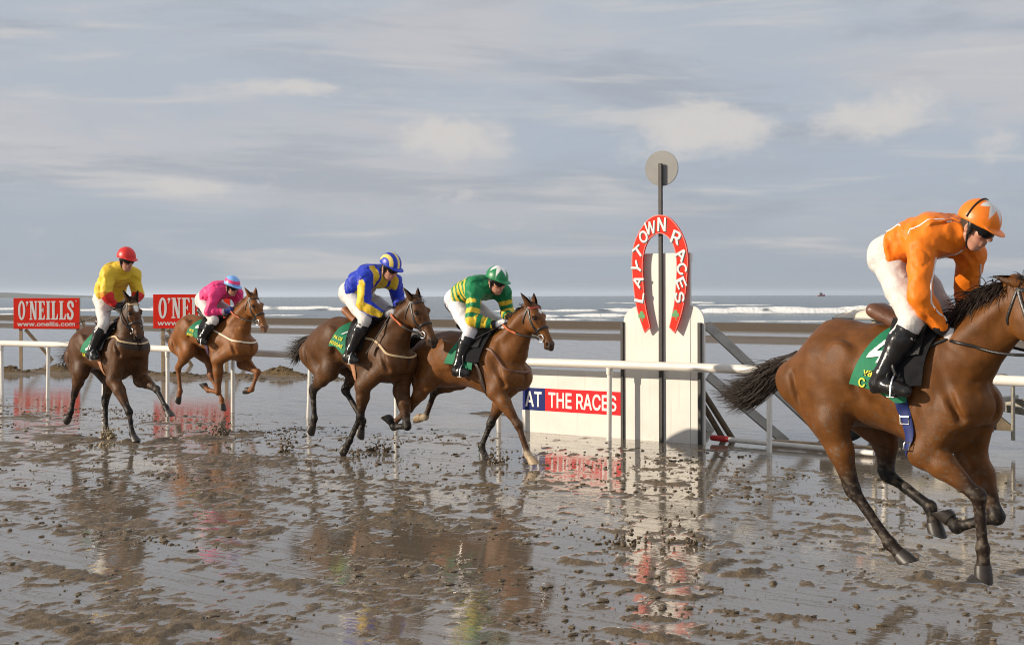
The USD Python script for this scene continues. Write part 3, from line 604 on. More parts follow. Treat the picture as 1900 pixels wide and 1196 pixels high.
rows = np.array(rows); i_ = np.arange(rows.shape[0] * 15).reshape(-1, 15); f_ = np.stack([i_[:-1, :-1], i_[1:, :-1], i_[1:, 1:], i_[:-1, 1:]], -1).reshape(-1, 4); vv = rows.reshape(-1, 3); cc = rows.mean(1, keepdims=True); v2 = (cc + (rows - cc) * .94 - [0, 0, .012]).reshape(-1, 3)
put('hull', (np.vstack([vv, v2]), np.vstack([f_, f_[:, ::-1] + len(vv)])), plain('cream_boat_paint', (.62, .55, .44), .4, .08, 6), hull, smooth=50)
put('gunwale', tube(np.vstack([rows[:, 0], rows[::-1, -1]]), .014, 8), plain('grey_rubbing_strip', (.25, .24, .22), .6), hull, smooth=50)
put('keel_strip', tube(rows[:, 7] + [0, 0, .008], .012, 6), plain('keel_paint', (.58, .52, .42), .5), hull, smooth=50)

pt = thing('striped_pole', 'white pole with a red end lying on the wet sand behind the rail', 'pole', (2.44, 16.86, 0), math.degrees(math.atan2(15.35 - 16.86, 3.9 - 2.44)))
put('shaft', tube([(.16, 0, .055), (1.1, 0, .05), (2.1, 0, .045)], .030, 10), paint_white, pt, smooth=50); put('red_end', tube([(-.10, 0, .06), (.0, 0, .058), (.155, 0, .056)], [.033, .036, .036], 10), plain('red_paint', (.45, .015, .015), .45), pt, smooth=50)
say(put('loose_plank', beam((3.05, 16.75, .04), (4.25, 15.65, .05), .10, .03), pale_timber), 'pale timber plank lying on the wet sand behind the white pole', 'plank')
say(put('orange_pole', tube([at(11.62, .55, .06), at(12.3, .45, .06)], .035, 8), plain('orange_pole_paint', (.35, .10, .03), .6), smooth=50), 'short orange pole on the sand at the left end of the white banner', 'pole')

sb = thing('fishing_boat', 'small red fishing boat with a dark cabin far out on the horizon', 'boat', (573 * 1.75, 1999 * 1.75 * .571, 0), 14)
sb.GetAttribute('xformOp:translate').Set(Gf.Vec3d((1524 - 950) / 2640 * 2000, 2000, 0))
R_ = []
for t in np.linspace(0, 1, 13):
    w = 1.9 * math.sin(math.pi * min(1, .12 + t * .88)) ** .6 if t < 1 else .3; w = max(.15, 1.9 * (1 - max(0, (t - .45) / .55) ** 2.2)); s_ = 1.5 + 1.3 * t ** 2.5; R_.append([((t - .5) * 11, y * w, z_) for y, z_ in ((-1, s_), (-.92, .6), (-.6, -.6), (.6, -.6), (.92, .6), (1, s_))])
R_ = np.array(R_); i_ = np.arange(78).reshape(13, 6); f_ = np.stack([i_[:-1, :-1], i_[1:, :-1], i_[1:, 1:], i_[:-1, 1:]], -1).reshape(-1, 4); f_ = np.vstack([f_, np.stack([i_[:-1, 5], i_[1:, 5], i_[1:, 0], i_[:-1, 0]], 1), [[0, 1, 2, 3], [0, 3, 4, 5]], [[72, 75, 74, 73], [72, 77, 76, 75]]])
put('hull', (R_.reshape(-1, 3), f_), plain('red_hull_paint', (.30, .05, .04), .5), sb); put('cabin', box(-.6, 0, 3.2, 3.6, 2.6, 3.2, .2), plain('cabin_paint', (.10, .09, .09), .5), sb); put('wheelhouse_roof', box(-.6, 0, 4.9, 4.2, 3.0, .2, .05), paint_white, sb); put('mast', tube([(-1.2, 0, 4.9), (-1.2, 0, 8.6)], .14, 8), dark_timber, sb); put('bow_rail', tube([(2.2, -1.6, 3.1), (5.2, 0, 4.0), (2.2, 1.6, 3.1)], .10, 6), paint_white, sb); put('stern_gantry', tube([(-4.6, -1.5, 1.5), (-4.6, -1.4, 4.2), (-4.6, 1.4, 4.2), (-4.6, 1.5, 1.5)], .10, 6), paint_white, sb)

# mud thrown up by the hooves
def splash(px, py, wid, hgt, n, seed, label, mat=clod):
    d = EYE * 2640 / (py - (552 - 6 * px / 1900)); c = np.array([(px - 950) / 2640 * d, d, 0]); r = np.random.default_rng(seed); base = trimesh.creation.icosphere(1); bv, bf = np.array(base.vertices), np.array(base.faces); V, F, k = [], [], 0
    for i in range(n):
        hz_ = hgt * r.random() ** 1.7; sp_ = wid * (.35 + .65 * hz_ / hgt); p = c + [r.normal(0, sp_ * .45), r.normal(0, sp_ * .35), hz_]; s = r.uniform(.003, .012) * (1.3 - .6 * hz_ / hgt); q = bv * s * r.uniform(.6, 1.7, 3) * (1 + r.normal(0, .2, (len(bv), 1))); V.append(q + p); F.append(bf + k); k += len(bv)
    put('mud_splash', (np.concatenate(V), np.concatenate(F)), mat, smooth=True, kind='stuff', label=label, cat='splash')
wetsand = plain('thrown_wet_sand', (.30, .23, .13), .4, .25, 30)
splash(202, 812, .26, .14, 150, 1, 'pale sand and water splashing round the hind hoof of the leftmost horse', wetsand); splash(408, 806, .30, .30, 90, 2, 'mud clods flying up in front of the chestnut horse'); splash(530, 838, .22, .30, 60, 3, 'column of mud clods behind the dark bay horse number 9')
splash(664, 846, .40, .14, 45, 4, 'mud thrown up round the front hoof of the dark bay horse'); splash(716, 838, .26, .16, 80, 5, 'burst of sandy mud ahead of the dark bay horse'); splash(918, 858, .26, .14, 90, 6, 'mud thrown up beside the standing hoof of the bright bay horse'); splash(690, 836, .2, .1, 60, 7, 'muddy drops under the dark bay horse'); splash(1160, 1010, .55, .22, 45, 8, 'mud clods hanging over the wet sand in front of the finish board'); splash(1270, 1010, .4, .3, 40, 9, 'scattered mud clods below the red horseshoe reflection'); splash(200, 826, .15, .05, 40, 10, 'low ring of muddy water by the leftmost horse', wetsand)
# ---------------------------------------------------------------- materials of horses and riders
coat = toned('horse_coat', .46, .24, 11, .16, 150, specular_ior_level=.20)
hoof_dark = plain('hoof_horn', (.030, .024, .020), .45, .3, 30); hoof_pale = plain('hoof_horn_pale', (.33, .24, .14), .5, .25, 30)
eye_mat = plain('dark_eye', (.012, .008, .006), .08)
leather_black = plain('black_leather', (.014, .013, .013), .36, .3, 30, .15, 120); leather_brown = plain('brown_leather', (.12, .050, .026), .42, .25, 25, .15, 120)
leather_dark = plain('dark_brown_leather', (.032, .016, .011), .5, .25, 30); steel = plain('bright_steel', (.62, .62, .60), .22, .08, 20, metallic=1.0)
cloth_green = plain('green_cloth', (.004, .165, .075), .75, .18, 12, .3, 35); cloth_white = plain('white_print', (.80, .80, .78), .7, .05); cloth_yellow = plain('yellow_print', (.72, .66, .05), .7, .08)
cloth_black = plain('black_pad_cloth', (.012, .012, .014), .85, .3, 20, .3, 40, specular_ior_level=.12); web_blue = plain('blue_webbing', (.010, .022, .13), .6, .2, 40); web_tan = plain('tan_webbing', (.42, .20, .10), .65, .2, 40)
web_purple = plain('purple_webbing', (.035, .015, .05), .65, .2, 40); web_white = plain('white_webbing', (.72, .62, .46), .65, .12, 40); web_cream = plain('cream_webbing', (.50, .36, .20), .6, .2, 30)
rein_orange = plain('orange_rubber_grip', (.48, .11, .03), .6, .2, 40)
hair_black = material('black_hair', {'p': ('principled_bsdf', {'base_color': (.024, .014, .009), 'roughness': .5, 'specular_ior_level': .3})}); hair_brown = material('dark_brown_hair', {'p': ('principled_bsdf', {'base_color': (.045, .022, .014), 'roughness': .45})})
hair_red = material('chestnut_hair', {'p': ('principled_bsdf', {'base_color': (.16, .062, .022), 'roughness': .5})})

HORSES = dict(
 orange=dict(loc=(2.808, 8.290, 0), rz=-47.0,
  RF=[(-0.363, -0.17, 0.818), (-0.023, -0.14, 0.588), (-0.007, -0.12, 0.285), (-0.007, -0.12, 0.183), (0.0, -0.12, 0.053)],
  LF=[(-0.246, 0.17, 0.796), (-0.059, 0.14, 0.435), (-0.311, 0.12, 0.344), (-0.360, 0.12, 0.392), (-0.428, 0.12, 0.435)],
  RH=[(-0.992, -0.19, 0.963), (-0.872, -0.14, 0.546), (-0.615, -0.13, 0.242), (-0.540, -0.13, 0.181), (-0.449, -0.13, 0.12)],
  LH=[(-0.855, 0.19, 0.968), (-0.804, 0.14, 0.624), (-0.495, 0.13, 0.451), (-0.469, 0.13, 0.351), (-0.429, 0.13, 0.247)],
  body=dict(croup=(-1.069, 1.603), tail=(-1.400, 1.369), butt=(-1.430, 1.191), wither=(-0.285, 1.568), chest=(-0.025, 1.128), girth=(-0.419, 0.774), flank=(-0.632, 0.927), poll=(0.195, 1.828), muz=(0.510, 1.285))),
 blue=dict(loc=(-1.774, 15.752, 0), rz=-40.05,
  RF=[(0.349, -0.17, 0.787), (0.276, -0.14, 0.443), (0.086, -0.12, 0.171), (0.026, -0.12, 0.091), (-0.069, -0.12, 0.007)],
  LF=[(0.594, 0.17, 0.72), (0.713, 0.14, 0.348), (0.528, 0.12, 0.325), (0.47, 0.12, 0.394), (0.404, 0.12, 0.45)],
  RH=[(-0.159, -0.19, 0.941), (-0.487, -0.14, 0.705), (-0.471, -0.13, 0.385), (-0.507, -0.13, 0.298), (-0.561, -0.13, 0.198)],
  LH=[(-0.06, 0.19, 1.00), (-0.259, 0.14, 0.7), (0.038, 0.13, 0.37), (0.004, 0.13, 0.266), (-0.013, 0.13, 0.169)],
  body=dict(croup=(-0.180, 1.534), tail=(-0.589, 1.311), butt=(-0.688, 1.107), wither=(0.450, 1.468), chest=(0.842, 1.068), girth=(0.287, 0.801), flank=(0.027, 0.967), poll=(0.977, 1.736), muz=(1.252, 1.237))),
 green=dict(loc=(-0.375, 15.129, 0), rz=-40.05,
  RF=[(0.4, -0.17, 0.762), (0.687, -0.14, 0.43), (0.8, -0.12, 0.132), (0.842, -0.12, 0.090), (0.906, -0.12, 0.025)],
  LF=[(0.22, 0.17, 0.72), (0.072, 0.14, 0.393), (-0.041, 0.12, 0.145), (-0.018, 0.12, 0.066), (0.005, 0.12, -0.001)],
  RH=[(-0.525, -0.19, 0.847), (-0.864, -0.14, 0.526), (-1.115, -0.13, 0.346), (-1.182, -0.13, 0.385), (-1.266, -0.13, 0.428)],
  LH=[(-0.42, 0.19, 0.85), (-0.747, 0.14, 0.699), (-0.877, 0.13, 0.413), (-0.950, 0.13, 0.398), (-1.068, 0.13, 0.385)],
  body=dict(croup=(-0.345, 1.380), tail=(-0.745, 1.250), butt=(-0.906, 0.973), wither=(0.306, 1.394), chest=(0.629, 0.935), girth=(0.286, 0.678), flank=(-0.025, 0.783), poll=(0.766, 1.672), muz=(1.020, 1.222))),
 pink=dict(loc=(-4.335, 20.933, 0), rz=-37.5,
  RF=[(0.194, -0.17, 0.831), (0.171, -0.14, 0.367), (-0.066, -0.12, 0.38), (-0.138, -0.12, 0.433), (-0.222, -0.12, 0.509)],
  LF=[(0.356, 0.17, 0.783), (0.712, 0.14, 0.661), (0.608, 0.12, 0.408), (0.539, 0.12, 0.390), (0.430, 0.12, 0.395)],
  RH=[(-0.416, -0.19, 0.96), (-0.722, -0.14, 0.695), (-0.685, -0.13, 0.349), (-0.722, -0.13, 0.259), (-0.759, -0.13, 0.145)],
  LH=[(-0.40, 0.19, 0.93), (-0.31, 0.14, 0.574), (-0.058, 0.13, 0.231), (-0.046, 0.13, 0.158), (-0.035, 0.13, 0.069)],
  body=dict(croup=(-0.596, 1.499), tail=(-0.831, 1.300), butt=(-0.919, 1.045), wither=(0.162, 1.397), chest=(0.687, 1.055), girth=(0.064, 0.859), flank=(-0.187, 1.002), poll=(0.775, 1.777), muz=(1.034, 1.277))),
 yellow=dict(loc=(-4.506, 17.325, 0), rz=-43.5,
  RF=[(-0.374, -0.17, 0.74), (-0.068, -0.14, 0.358), (-0.028, -0.12, 0.101), (0.010, -0.12, 0.054), (0.072, -0.12, 0.006)],
  LF=[(-0.315, 0.17, 0.727), (0.099, 0.14, 0.627), (0.327, 0.12, 0.422), (0.380, 0.12, 0.365), (0.454, 0.12, 0.299)],
  RH=[(-1.106, -0.19, 0.822), (-1.354, -0.14, 0.523), (-1.466, -0.13, 0.284), (-1.516, -0.13, 0.216), (-1.602, -0.13, 0.159)],
  LH=[(-1.0, 0.19, 0.80), (-1.087, 0.14, 0.424), (-1.057, 0.13, 0.082), (-1.021, 0.13, 0.029), (-0.953, 0.13, -0.021)],
  body=dict(croup=(-1.227, 1.389), tail=(-1.440, 1.206), butt=(-1.542, 0.980), wither=(-0.430, 1.400), chest=(-0.102, 1.152), girth=(-0.545, 0.733), flank=(-0.717, 0.838), poll=(-0.211, 1.718), muz=(-0.053, 1.219))),
)

def hoof_mesh(fet, cor, toe, n=14):
    fet, cor, toe = map(lambda q: np.array(q, float), (fet, cor, toe))
    p = unit(unit(toe - cor) + .6 * unit(cor - fet)); p[1] = 0; p = unit(p); dor = np.array([-p[2], 0, p[0]])   # down the wall, and the front of the foot
    sole = unit(p * .80 - dor * .60); fr = np.array([-sole[2], 0, sole[0]])
    R = []; th = np.arange(n) * 2 * math.pi / n; c0 = cor - p * .012
    for t, rl, rf in ((0, .036, .042), (.06, .043, .050), (.5, .050, .058), (.94, .0575, .066), (1.0, .055, .063)):
        nr = unit(lerp(p, sole, min(1, t * 1.15))); f = unit(lerp(dor, fr, t)); c = c0 + p * (.082 * t) - f * .004
        heel = np.where(np.cos(th) < 0, .86, 1.0)
        R.append(c + f * (np.cos(th) * rf * heel)[:, None] + np.array([0, 1, 0]) * (np.sin(th) * rl)[:, None])
    k = len(R); V = np.concatenate(R); F = []
    for i in range(k - 1):
        a = i * n + np.arange(n); b = i * n + (np.arange(n) + 1) % n; F += [np.stack([a, b, b + n], 1), np.stack([a, b + n, a + n], 1)]
    V = np.vstack([V, R[0].mean(0), R[-1].mean(0) - sole * .012]); i0 = np.arange(n); j0 = (i0 + 1) % n; e = (k - 1) * n
    F += [np.stack([j0, i0, np.full(n, len(V) - 2)], 1), np.stack([e + i0, e + j0, np.full(n, len(V) - 1)], 1)]
    return trimesh.Trimesh(V, np.concatenate(F), process=False)

def flatten_rows(rows): return np.asarray(rows, float)

def build_horse(key, name, label, h, base, points, legdark=(1, 1, 1, 1), pale=(), manecol=None, tail=None, star=None, girthmat=None, digit=None, lines=(), breast=None, rein=None, seatmat=None, flapmat=None, rider=None, browmat=None, muzzle=(.03, .022, .018)):
    S = HORSES[key]; B = {k: np.array([v[0], 0, v[1]]) for k, v in S['body'].items()}
    W, C, T, BT, CH, G, FL, P, M = (B[k] for k in ('wither', 'croup', 'tail', 'butt', 'chest', 'girth', 'flank', 'poll', 'muz'))
    legs = [np.array(S[k]) for k in ('RF', 'LF', 'RH', 'LH')]
    allp = np.vstack(legs + [np.array(list(B.values()))]); lo, hi = allp.min(0) - [.22, .22, .14], allp.max(0) + [.16, .22, .10]
    lo[1], hi[1] = -.40, .40
    fld = Field(lo, hi, h, ([(min(P[0], M[0]) - .12, max(P[0], M[0]) + .1, h * .8)], (), ()))
    tr = Field([BT[0] - .2, -.4, G[2] - .2], [CH[0] + .2, .4, max(W[2], C[2]) + .15], .02)
    st = [(BT[0] + .05, T[2] - .03, BT[2] - .10, .15), (BT[0] + .17, lerp(T[2], C[2], .45), BT[2] - .20, .225), (C[0] - .03, C[2], FL[2] - .02, .268), (C[0] + .2, C[2] - .025, FL[2] - .0, .27),
          ((FL[0] + G[0]) / 2, lerp(C[2], W[2], .6) - .055, lerp(FL[2], G[2], .5), .285), (G[0] - .05, W[2] - .045, G[2] + .012, .275), (G[0] + .12, W[2] - .0, G[2] + .015, .235), (CH[0] - .15, lerp(W[2], CH[2], .45), CH[2] - .235, .20), (CH[0] - .075, CH[2] + .10, CH[2] - .15, .165)]
    st.sort(); sp = [(x, 0, (a + b) / 2) for x, a, b, w in st]; hh = [(a - b) / 2 for x, a, b, w in st]; hw = [w for *_, w in st]
    xx = np.linspace(st[0][0], st[-1][0], 22); xs_ = np.maximum.accumulate(np.array([s[0] for s in st]) + np.arange(len(st)) * 1e-4)
    zc, hs, ws = (PchipInterpolator(xs_, q)(xx) for q in ([s[2] for s in sp], hh, hw))
    spine = np.stack([xx, 0 * xx, zc], 1)
    for f in (fld, tr):
        # the trunk as a chain of thin sections (an ellipse at every station)
        def trunk(X, Y, Z, xx=xx, zc=zc, hs=hs, ws=ws):
            x = X[:, 0, 0]; xi = np.clip(x, xx[0], xx[-1]); z0, a, b = (np.interp(xi, xx, q)[:, None, None] for q in (zc, hs, ws)); over = (np.abs(x - xi) / .13)[:, None, None]
            zz = Z - z0; bb = b * np.where(zz > 0, 1 - .16 * np.clip(zz / a, 0, 1) ** 2, 1 - .10 * np.clip(-zz / a, 0, 1) ** 2)
            r = np.sqrt((zz / a) ** 2 + (Y / bb) ** 2 + over ** 2); return (r - 1) * np.minimum(a, b) * .9
        f.add(trunk, spine.min(0) - [.15, .3, .45], spine.max(0) + [.15, .3, .45], .02)
    nz = lambda v, y: np.array([v[0], y, v[2]])
    dark = []
    for i, J in enumerate(legs):
        s = -1 if i in (0, 2) else 1; e, kn, ft, co, to = J
        if i < 2:
            sh = nz(CH, s * .135) + [-.14, 0, -.035]; sc = nz(W, s * .10) + [.0, 0, -.16]
            fld.bone(sc, sh, .085, .10, .05, .75); fld.bone(sh, e, .105, .095, .05, .9); fld.ball(sh + [.03, 0, .0], (.10, .085, .13), .05)
            fld.ball(lerp(sc, e, .62) + np.array([-.04, s * .03, 0]), (.13, .07, .16), .05)
            u = unit(kn - e); bk = np.array([-u[2], 0, u[0]]); bk = bk if bk[0] * 1 > 0 else -bk
            fld.bone(e, lerp(e, kn, .35) + bk * .012, .092, .079, .03, .88); fld.bone(lerp(e, kn, .35) + bk * .012, lerp(e, kn, .88), .079, .042, .03, .92)
            fld.ball(kn, (.047, .045, .052), .018); fld.bone(lerp(e, kn, .9), kn, .043, .045, .015)
        else:
            hip = nz(C, s * .135) + [.02, 0, -.26]; hb = nz(BT, s * .115) + [.135, 0, .0]
            fld.bone(hip, e, .175, .120, .06, .72); fld.bone(nz(T, s * .08) + [.17, 0, -.10], hb, .12, .132, .05, .8); fld.bone(hb, lerp(e, kn, .42), .135, .072, .06, .72); fld.ball(e, (.095, .075, .10), .05)
            u = unit(kn - e); d = unit(u - unit(ft - kn)); d = unit(d + 1e-6); 
            if np.linalg.norm(u - unit(ft - kn)) < .25: d = np.array([u[2], 0, -u[0]]) * (1 if u[2] < 0 else -1)
            fld.bone(e, lerp(e, kn, .45), .108, .080, .04, .82); fld.bone(lerp(e, kn, .45), kn, .080, .046, .03, .85)
            pt = kn + d * .050 - u * .045; fld.ball(kn, (.050, .042, .056), .02); fld.bone(pt, kn + d * .012 + unit(ft - kn) * .05, .021, .034, .022); fld.bone(lerp(e, kn, .55) + d * .035, pt, .026, .017, .02, .8)
        u = unit(ft - kn); r0, r1 = (.037, .029) if i < 2 else (.039, .031)
        fld.bone(kn + u * .02, lerp(kn, ft, .45), r0, r1, .02, .86); fld.bone(lerp(kn, ft, .45), ft, r1, r1 + .002, .015, .86)
        tb = np.array([u[2], 0, -u[0]])                               # tendon behind the cannon
        if i >= 2 or True:
            sgn = 1 if tb @ (unit(np.array([-1, 0, 0]) if abs(u[2]) > .5 else np.array([0, 0, 1 if u[0] < 0 else -1]))) > 0 else -1; tb = tb * sgn
            fld.bone(lerp(kn, ft, .18) + tb * .022, lerp(kn, ft, .92) + tb * .020, .015, .015, .012, .8)
        fld.ball(ft + tb * .006, (.041, .037, .042), .018); fld.bone(ft, co, .035, .039, .018, .95); fld.ball(co, (.040, .038, .034), .015)
        dark.append((legdark[i], e, kn, ft, co, i))
    # neck, head
    cr = lambda t: lerp(W + [.02, 0, -.02], P + [-.015, 0, .0], t) + np.array([-.02, 0, .045]) * math.sin(math.pi * t)
    a = unit(M - P); fr = np.array([-a[2], 0, a[0]]); Lh = np.linalg.norm(M - P); k = Lh / .58
    TH = P + a * .20 * k - fr * .155 * k
    un = lambda t: lerp(CH + [-.03, 0, .10], TH, t) + np.array([-.03, 0, -.0]) * math.sin(math.pi * t)
    tt = np.linspace(0, 1, 9); np_, nh = [], []
    for t in tt: np_.append((cr(t) + un(t)) / 2); nh.append(np.linalg.norm(cr(t) - un(t)) / 2)
    nw = np.interp(tt, [0, .25, .6, .85, 1], [.165, .125, .092, .082, .078])
    fld.loft(np_, nh, nw, .07)
    for s in (-1, 1): fld.bone(lerp(cr(.15), un(.15), .35) + [0, s * .075, 0], lerp(cr(.8), un(.8), .35) + np.array([0, s * .045, 0]), .07, .045, .05); fld.ball(nz(CH, s * .085) + [-.06, 0, -.03], (.085, .085, .115), .035)
    hs_ = [(-.02, .0, -.12, .066), (.12, .042, -.165, .084), (.28, .060, -.182, .098), (.42, .062, -.165, .086), (.56, .053, -.112, .064), (.70, .046, -.080, .053), (.83, .044, -.072, .053), (.93, .038, -.070, .053), (1.0, .015, -.050, .040)]
    fld.loft([P + a * s * Lh + fr * (f0 + f1) / 2 * k for s, f0, f1, w in hs_], [(f0 - f1) / 2 * k for s, f0, f1, w in hs_], [w * k for *_, w in hs_], .03, 2.3)
    Q = lambda s, f, y: P + a * s * Lh + fr * f * k + np.array([0, y * k, 0])
    for s in (-1, 1):
        fld.ball(Q(.30, .018, s * .084), .034 * k, .025); fld.ball(Q(.38, -.085, s * .058), (.085 * k, .038 * k, .085 * k), .03); fld.bone(Q(.36, -.01, s * .088), Q(.60, -.008, s * .058), .016, .010, .02)
        fld.ball(Q(.335, .008, s * .102), (.026, .016, .020), .010, '-'); fld.ball(Q(.91, .005, s * .047), (.034, .016, .030), .02); fld.ball(Q(.925, .000, s * .060), (.016, .018, .024), .010, '-')
        fld.bone(Q(.70, -.030, s * .070), Q(.97, -.038, s * .050), .006, .006, .01, op='-')
    fld.ball(Q(.93, -.062, 0), (.035, .036, .028), .02)
    # muscle lines
    for s in (-1, 1):
        fld.bone(nz(G, s * .30) + [-.02, 0, .14], nz(W, s * .22) + [-.12, 0, -.22], .018, .018, .05, op='-')
        fld.bone(nz(FL, s * .255) + [-.05, 0, .10], nz(C, s * .275) + [.16, 0, -.18], .022, .020, .06, op='-')
        fld.bone(nz(CH, s * .235) + [-.20, 0, .16], nz(CH, s * .20) + [-.08, 0, -.10], .014, .014, .05, op='-'); fld.bone(lerp(nz(W, s * .2), nz(G, s * .30), .55) + [-.0, 0, .05], lerp(nz(W, s * .2), nz(G, s * .30), .8) + [.12, 0, .02], .016, .012, .04, op='-'); fld.bone(nz(FL, s * .27) + [-.02, 0, .16], nz(G, s * .31) + [-.22, 0, .22], .014, .014, .06, op='-'); fld.ball(nz(lerp(C, FL, .42), s * .235) + [-.02, 0, 0], (.12, .05, .15), .05)
        fld.bone(nz(BT, s * .225) + [.17, 0, .06], nz(BT, s * .205) + [.22, 0, -.20], .009, .009, .04, op='-')
    fld.bone(CH + [.035, 0, -.12], CH + [.03, 0, .10], .016, .016, .04, op='-')
    s_, X_, Y_, Z_ = fld.window([c[0] for c in fld.c], [c[-1] for c in fld.c]); ii = np.argwhere(np.abs(fld.d) < .04); q = np.stack([fld.c[i][ii[:, i]] for i in range(3)], 1)
    ms = meshkit.fbm(q * np.array([7, 9, 4.5]) + 20, 3, 13) - .5; vein = 1 - 2 * np.abs(meshkit.fbm(q * np.array([9, 9, 7]) + 5, 2, 17) - .5); body_ = sm(.55, .85, q[:, 2])
    fld.d[tuple(ii.T)] += ((.016 * ms + .006 * np.clip(.9 - vein, 0, .2)) * (.35 + .65 * body_)).astype(np.float32)
    V, F = fld.mesh(2)
    # coat colours
    col = np.repeat(np.array([base], float), len(V), 0); n1 = meshkit.fbm(V * 5, 3, 3)[:, None]; blot = meshkit.fbm(V * np.array([2.6, 2.6, 2.0]) + 9, 3, 29)[:, None]; col = col * (.78 + .26 * n1 + .22 * blot) * np.array([1, 1, 1]) + 0
    under = np.clip((G[2] + .16 - V[:, 2]) / .2, 0, 1) * np.clip((V[:, 0] - FL[0]) / .1 + 1, 0, 1) * (V[:, 2] > G[2] - .06); col = col * (1 + .12 * under[:, None])
    for dk, e, kn, ft, co, i in dark:
        ch = [lerp(e, kn, .35), kn, ft, co]
        best = np.full(len(V), 9.0); tt_ = np.zeros(len(V)); acc = 0
        for p0, p1 in zip(ch, ch[1:]):
            w = p1 - p0; t = np.clip(((V - p0) @ w) / (w @ w), 0, 1); d = np.linalg.norm(V - p0 - t[:, None] * w, axis=1); c = d < best; tt_ = np.where(c, acc + t * np.linalg.norm(w), tt_); best = np.minimum(best, d); acc += np.linalg.norm(w)
        L1 = np.linalg.norm(ch[1] - ch[0]); m = sm(L1 - .22, L1 - .02, tt_ + .06 * (n1[:, 0] - .5)) * sm(.13, .085, best) * dk
        col = lerp_rows(col, points, m)
        if i in pale: m = sm(acc - .12, acc - .085, tt_ + .02 * (n1[:, 0] - .5)) * sm(.12, .07, best); col = lerp_rows(col, (.42, .33, .22), m * .9)
    hd = ((V - P) @ a) / Lh; onhead = (np.linalg.norm(V - lerp(P, M, .5), axis=1) < Lh * .72)
    col = lerp_rows(col, muzzle, sm(.80, .95, hd + .1 * (n1[:, 0] - .5)) * onhead * .85)
    for s in (-1, 1): col = lerp_rows(col, (.010, .008, .007), sm(.030, .016, np.linalg.norm(V - Q(.93, .002, s * .062), axis=1))); col = lerp_rows(col, (.012, .009, .008), sm(.040, .022, np.linalg.norm(V - Q(.335, .008, s * .092), axis=1)) * .75)
    if star is not None:
        for sz, off_, yy in star: q = V - Q(off_, .055, yy); r = np.sqrt((q @ a / 1.5) ** 2 + q[:, 1] ** 2); col = lerp_rows(col, (.75, .72, .68), sm(sz * 1.25, sz * .8, r + .012 * (meshkit.noise(V * 60, 4) - .5)) * (((V - P) @ fr) > 0))
    mudk = sm(1.15, .35, V[:, 2]) * sm(.56, .74, meshkit.fbm(V * 26, 3, 8)); col = lerp_rows(col, (.12, .095, .07), mudk * .6); spl = sm(.70, .76, meshkit.noise(V * 55, 18)) * sm(1.35, .7, V[:, 2]); col = lerp_rows(col, (.13, .10, .072), spl * .55)
    xf = dict(loc=S['loc'], rz=S['rz'])
    root = thing(name, label, 'horse', S['loc'], S['rz'], group='galloping racehorses on the beach')
    put('body', (V, F), coat, root, smooth=True, color=col)
    for i, J in enumerate(legs): put('hoof', hoof_mesh(*J[2:]), hoof_pale if i in pale else hoof_dark, root, smooth=40)
    for s in (-1, 1):
        put('eye', trimesh.creation.icosphere(2, .024 * k).apply_translation(Q(.335, .006, s * .082)), eye_mat, root, smooth=True)
        o = unit(-a * .75 + fr * (-.55 if key == 'orange' else .10) + np.array([0, s * .34, 0])) ; side = unit(np.cross(o, fr)); nrm = np.cross(side, o); b0 = Q(.02, -.015, s * .048); R = []
        th = np.linspace(-2.6, 2.6, 9); rows = []
        for t in np.linspace(0, 1, 7):
            r = .034 * (1 - t) ** .75 * (1 + 1.3 * t * (1 - t)) + .002; rows.append([b0 + o * (t * .155) - nrm * (.012 * t) + side * (math.sin(x) * r) + nrm * (-math.cos(x) * r * .8) for x in th])
        rows = np.array(rows); i_ = np.arange(63).reshape(7, 9); f = np.stack([i_[:-1, :-1], i_[:-1, 1:], i_[1:, 1:], i_[1:, :-1]], -1).reshape(-1, 4); v = rows.reshape(-1, 3); ctr = v.reshape(7, 9, 3).mean(1, keepdims=True); v2 = (ctr + (rows - ctr) * .82).reshape(-1, 3)
        ev = np.vstack([v, v2]); ef = np.vstack([f, f[:, ::-1] + 63]); tn = np.repeat(np.linspace(0, 1, 7), 9); tn = np.r_[tn, tn]
        put('ear', (ev, ef), coat, root, smooth=True, color=lerp_rows(np.repeat(np.array([base], float), 126, 0), points, np.clip(tn * 1.2 - .2, 0, 1)))
    # mane, forelock, tail
    r = np.random.default_rng(abs(hash(key)) % 1000 if False else {'orange': 1, 'blue': 2, 'green': 3, 'pink': 4, 'yellow': 5}[key])
    def lock(p0, d0, L_, sag, w, n=7, jit=.35, wave=.02):
        d = unit(d0 + r.normal(0, jit, 3)); p = np.array(p0, float); out = [p.copy()]; L_ = L_ * r.uniform(.6, 1.15)
        for q in range(n - 1):
            d = unit(d + np.array([0, 0, -sag]) + r.normal(0, .12, 3)); p = p + d * L_ / (n - 1); out.append(p.copy())
        return np.array(out), w * r.uniform(.6, 1.3) * np.array([1, 1, .95, .85, .7, .45, .12])[:n]
    A = []
    nm = 1500 if key == 'orange' else 520
    for _ in range(nm):
        t = r.uniform(.03, .97); p0 = cr(t) + np.array([0, r.normal(0, .012), -.012]); A.append(lock(p0, np.array([-.75, r.choice([-1, 1]) * .45, .42 if r.random() < .35 else -.10]), .19 if key == 'orange' else .12, .30, .008))
    put_hair = hair('mane', [x[0] for x in A], [x[1] for x in A], manecol, root)
    A = [lock(P + a * r.uniform(-.02, .03) + np.array([0, r.normal(0, .03), .0]), a * .35 + fr * .25 + np.array([-.45, 0, .15]), .09, .25, .007) for _ in range(120)]
    hair('forelock', [x[0] for x in A], [x[1] for x in A], manecol, root)
    tp = curve([T + np.array([.03, 0, -.02])] + [np.array(q) for q in tail['path']], 9); A = []
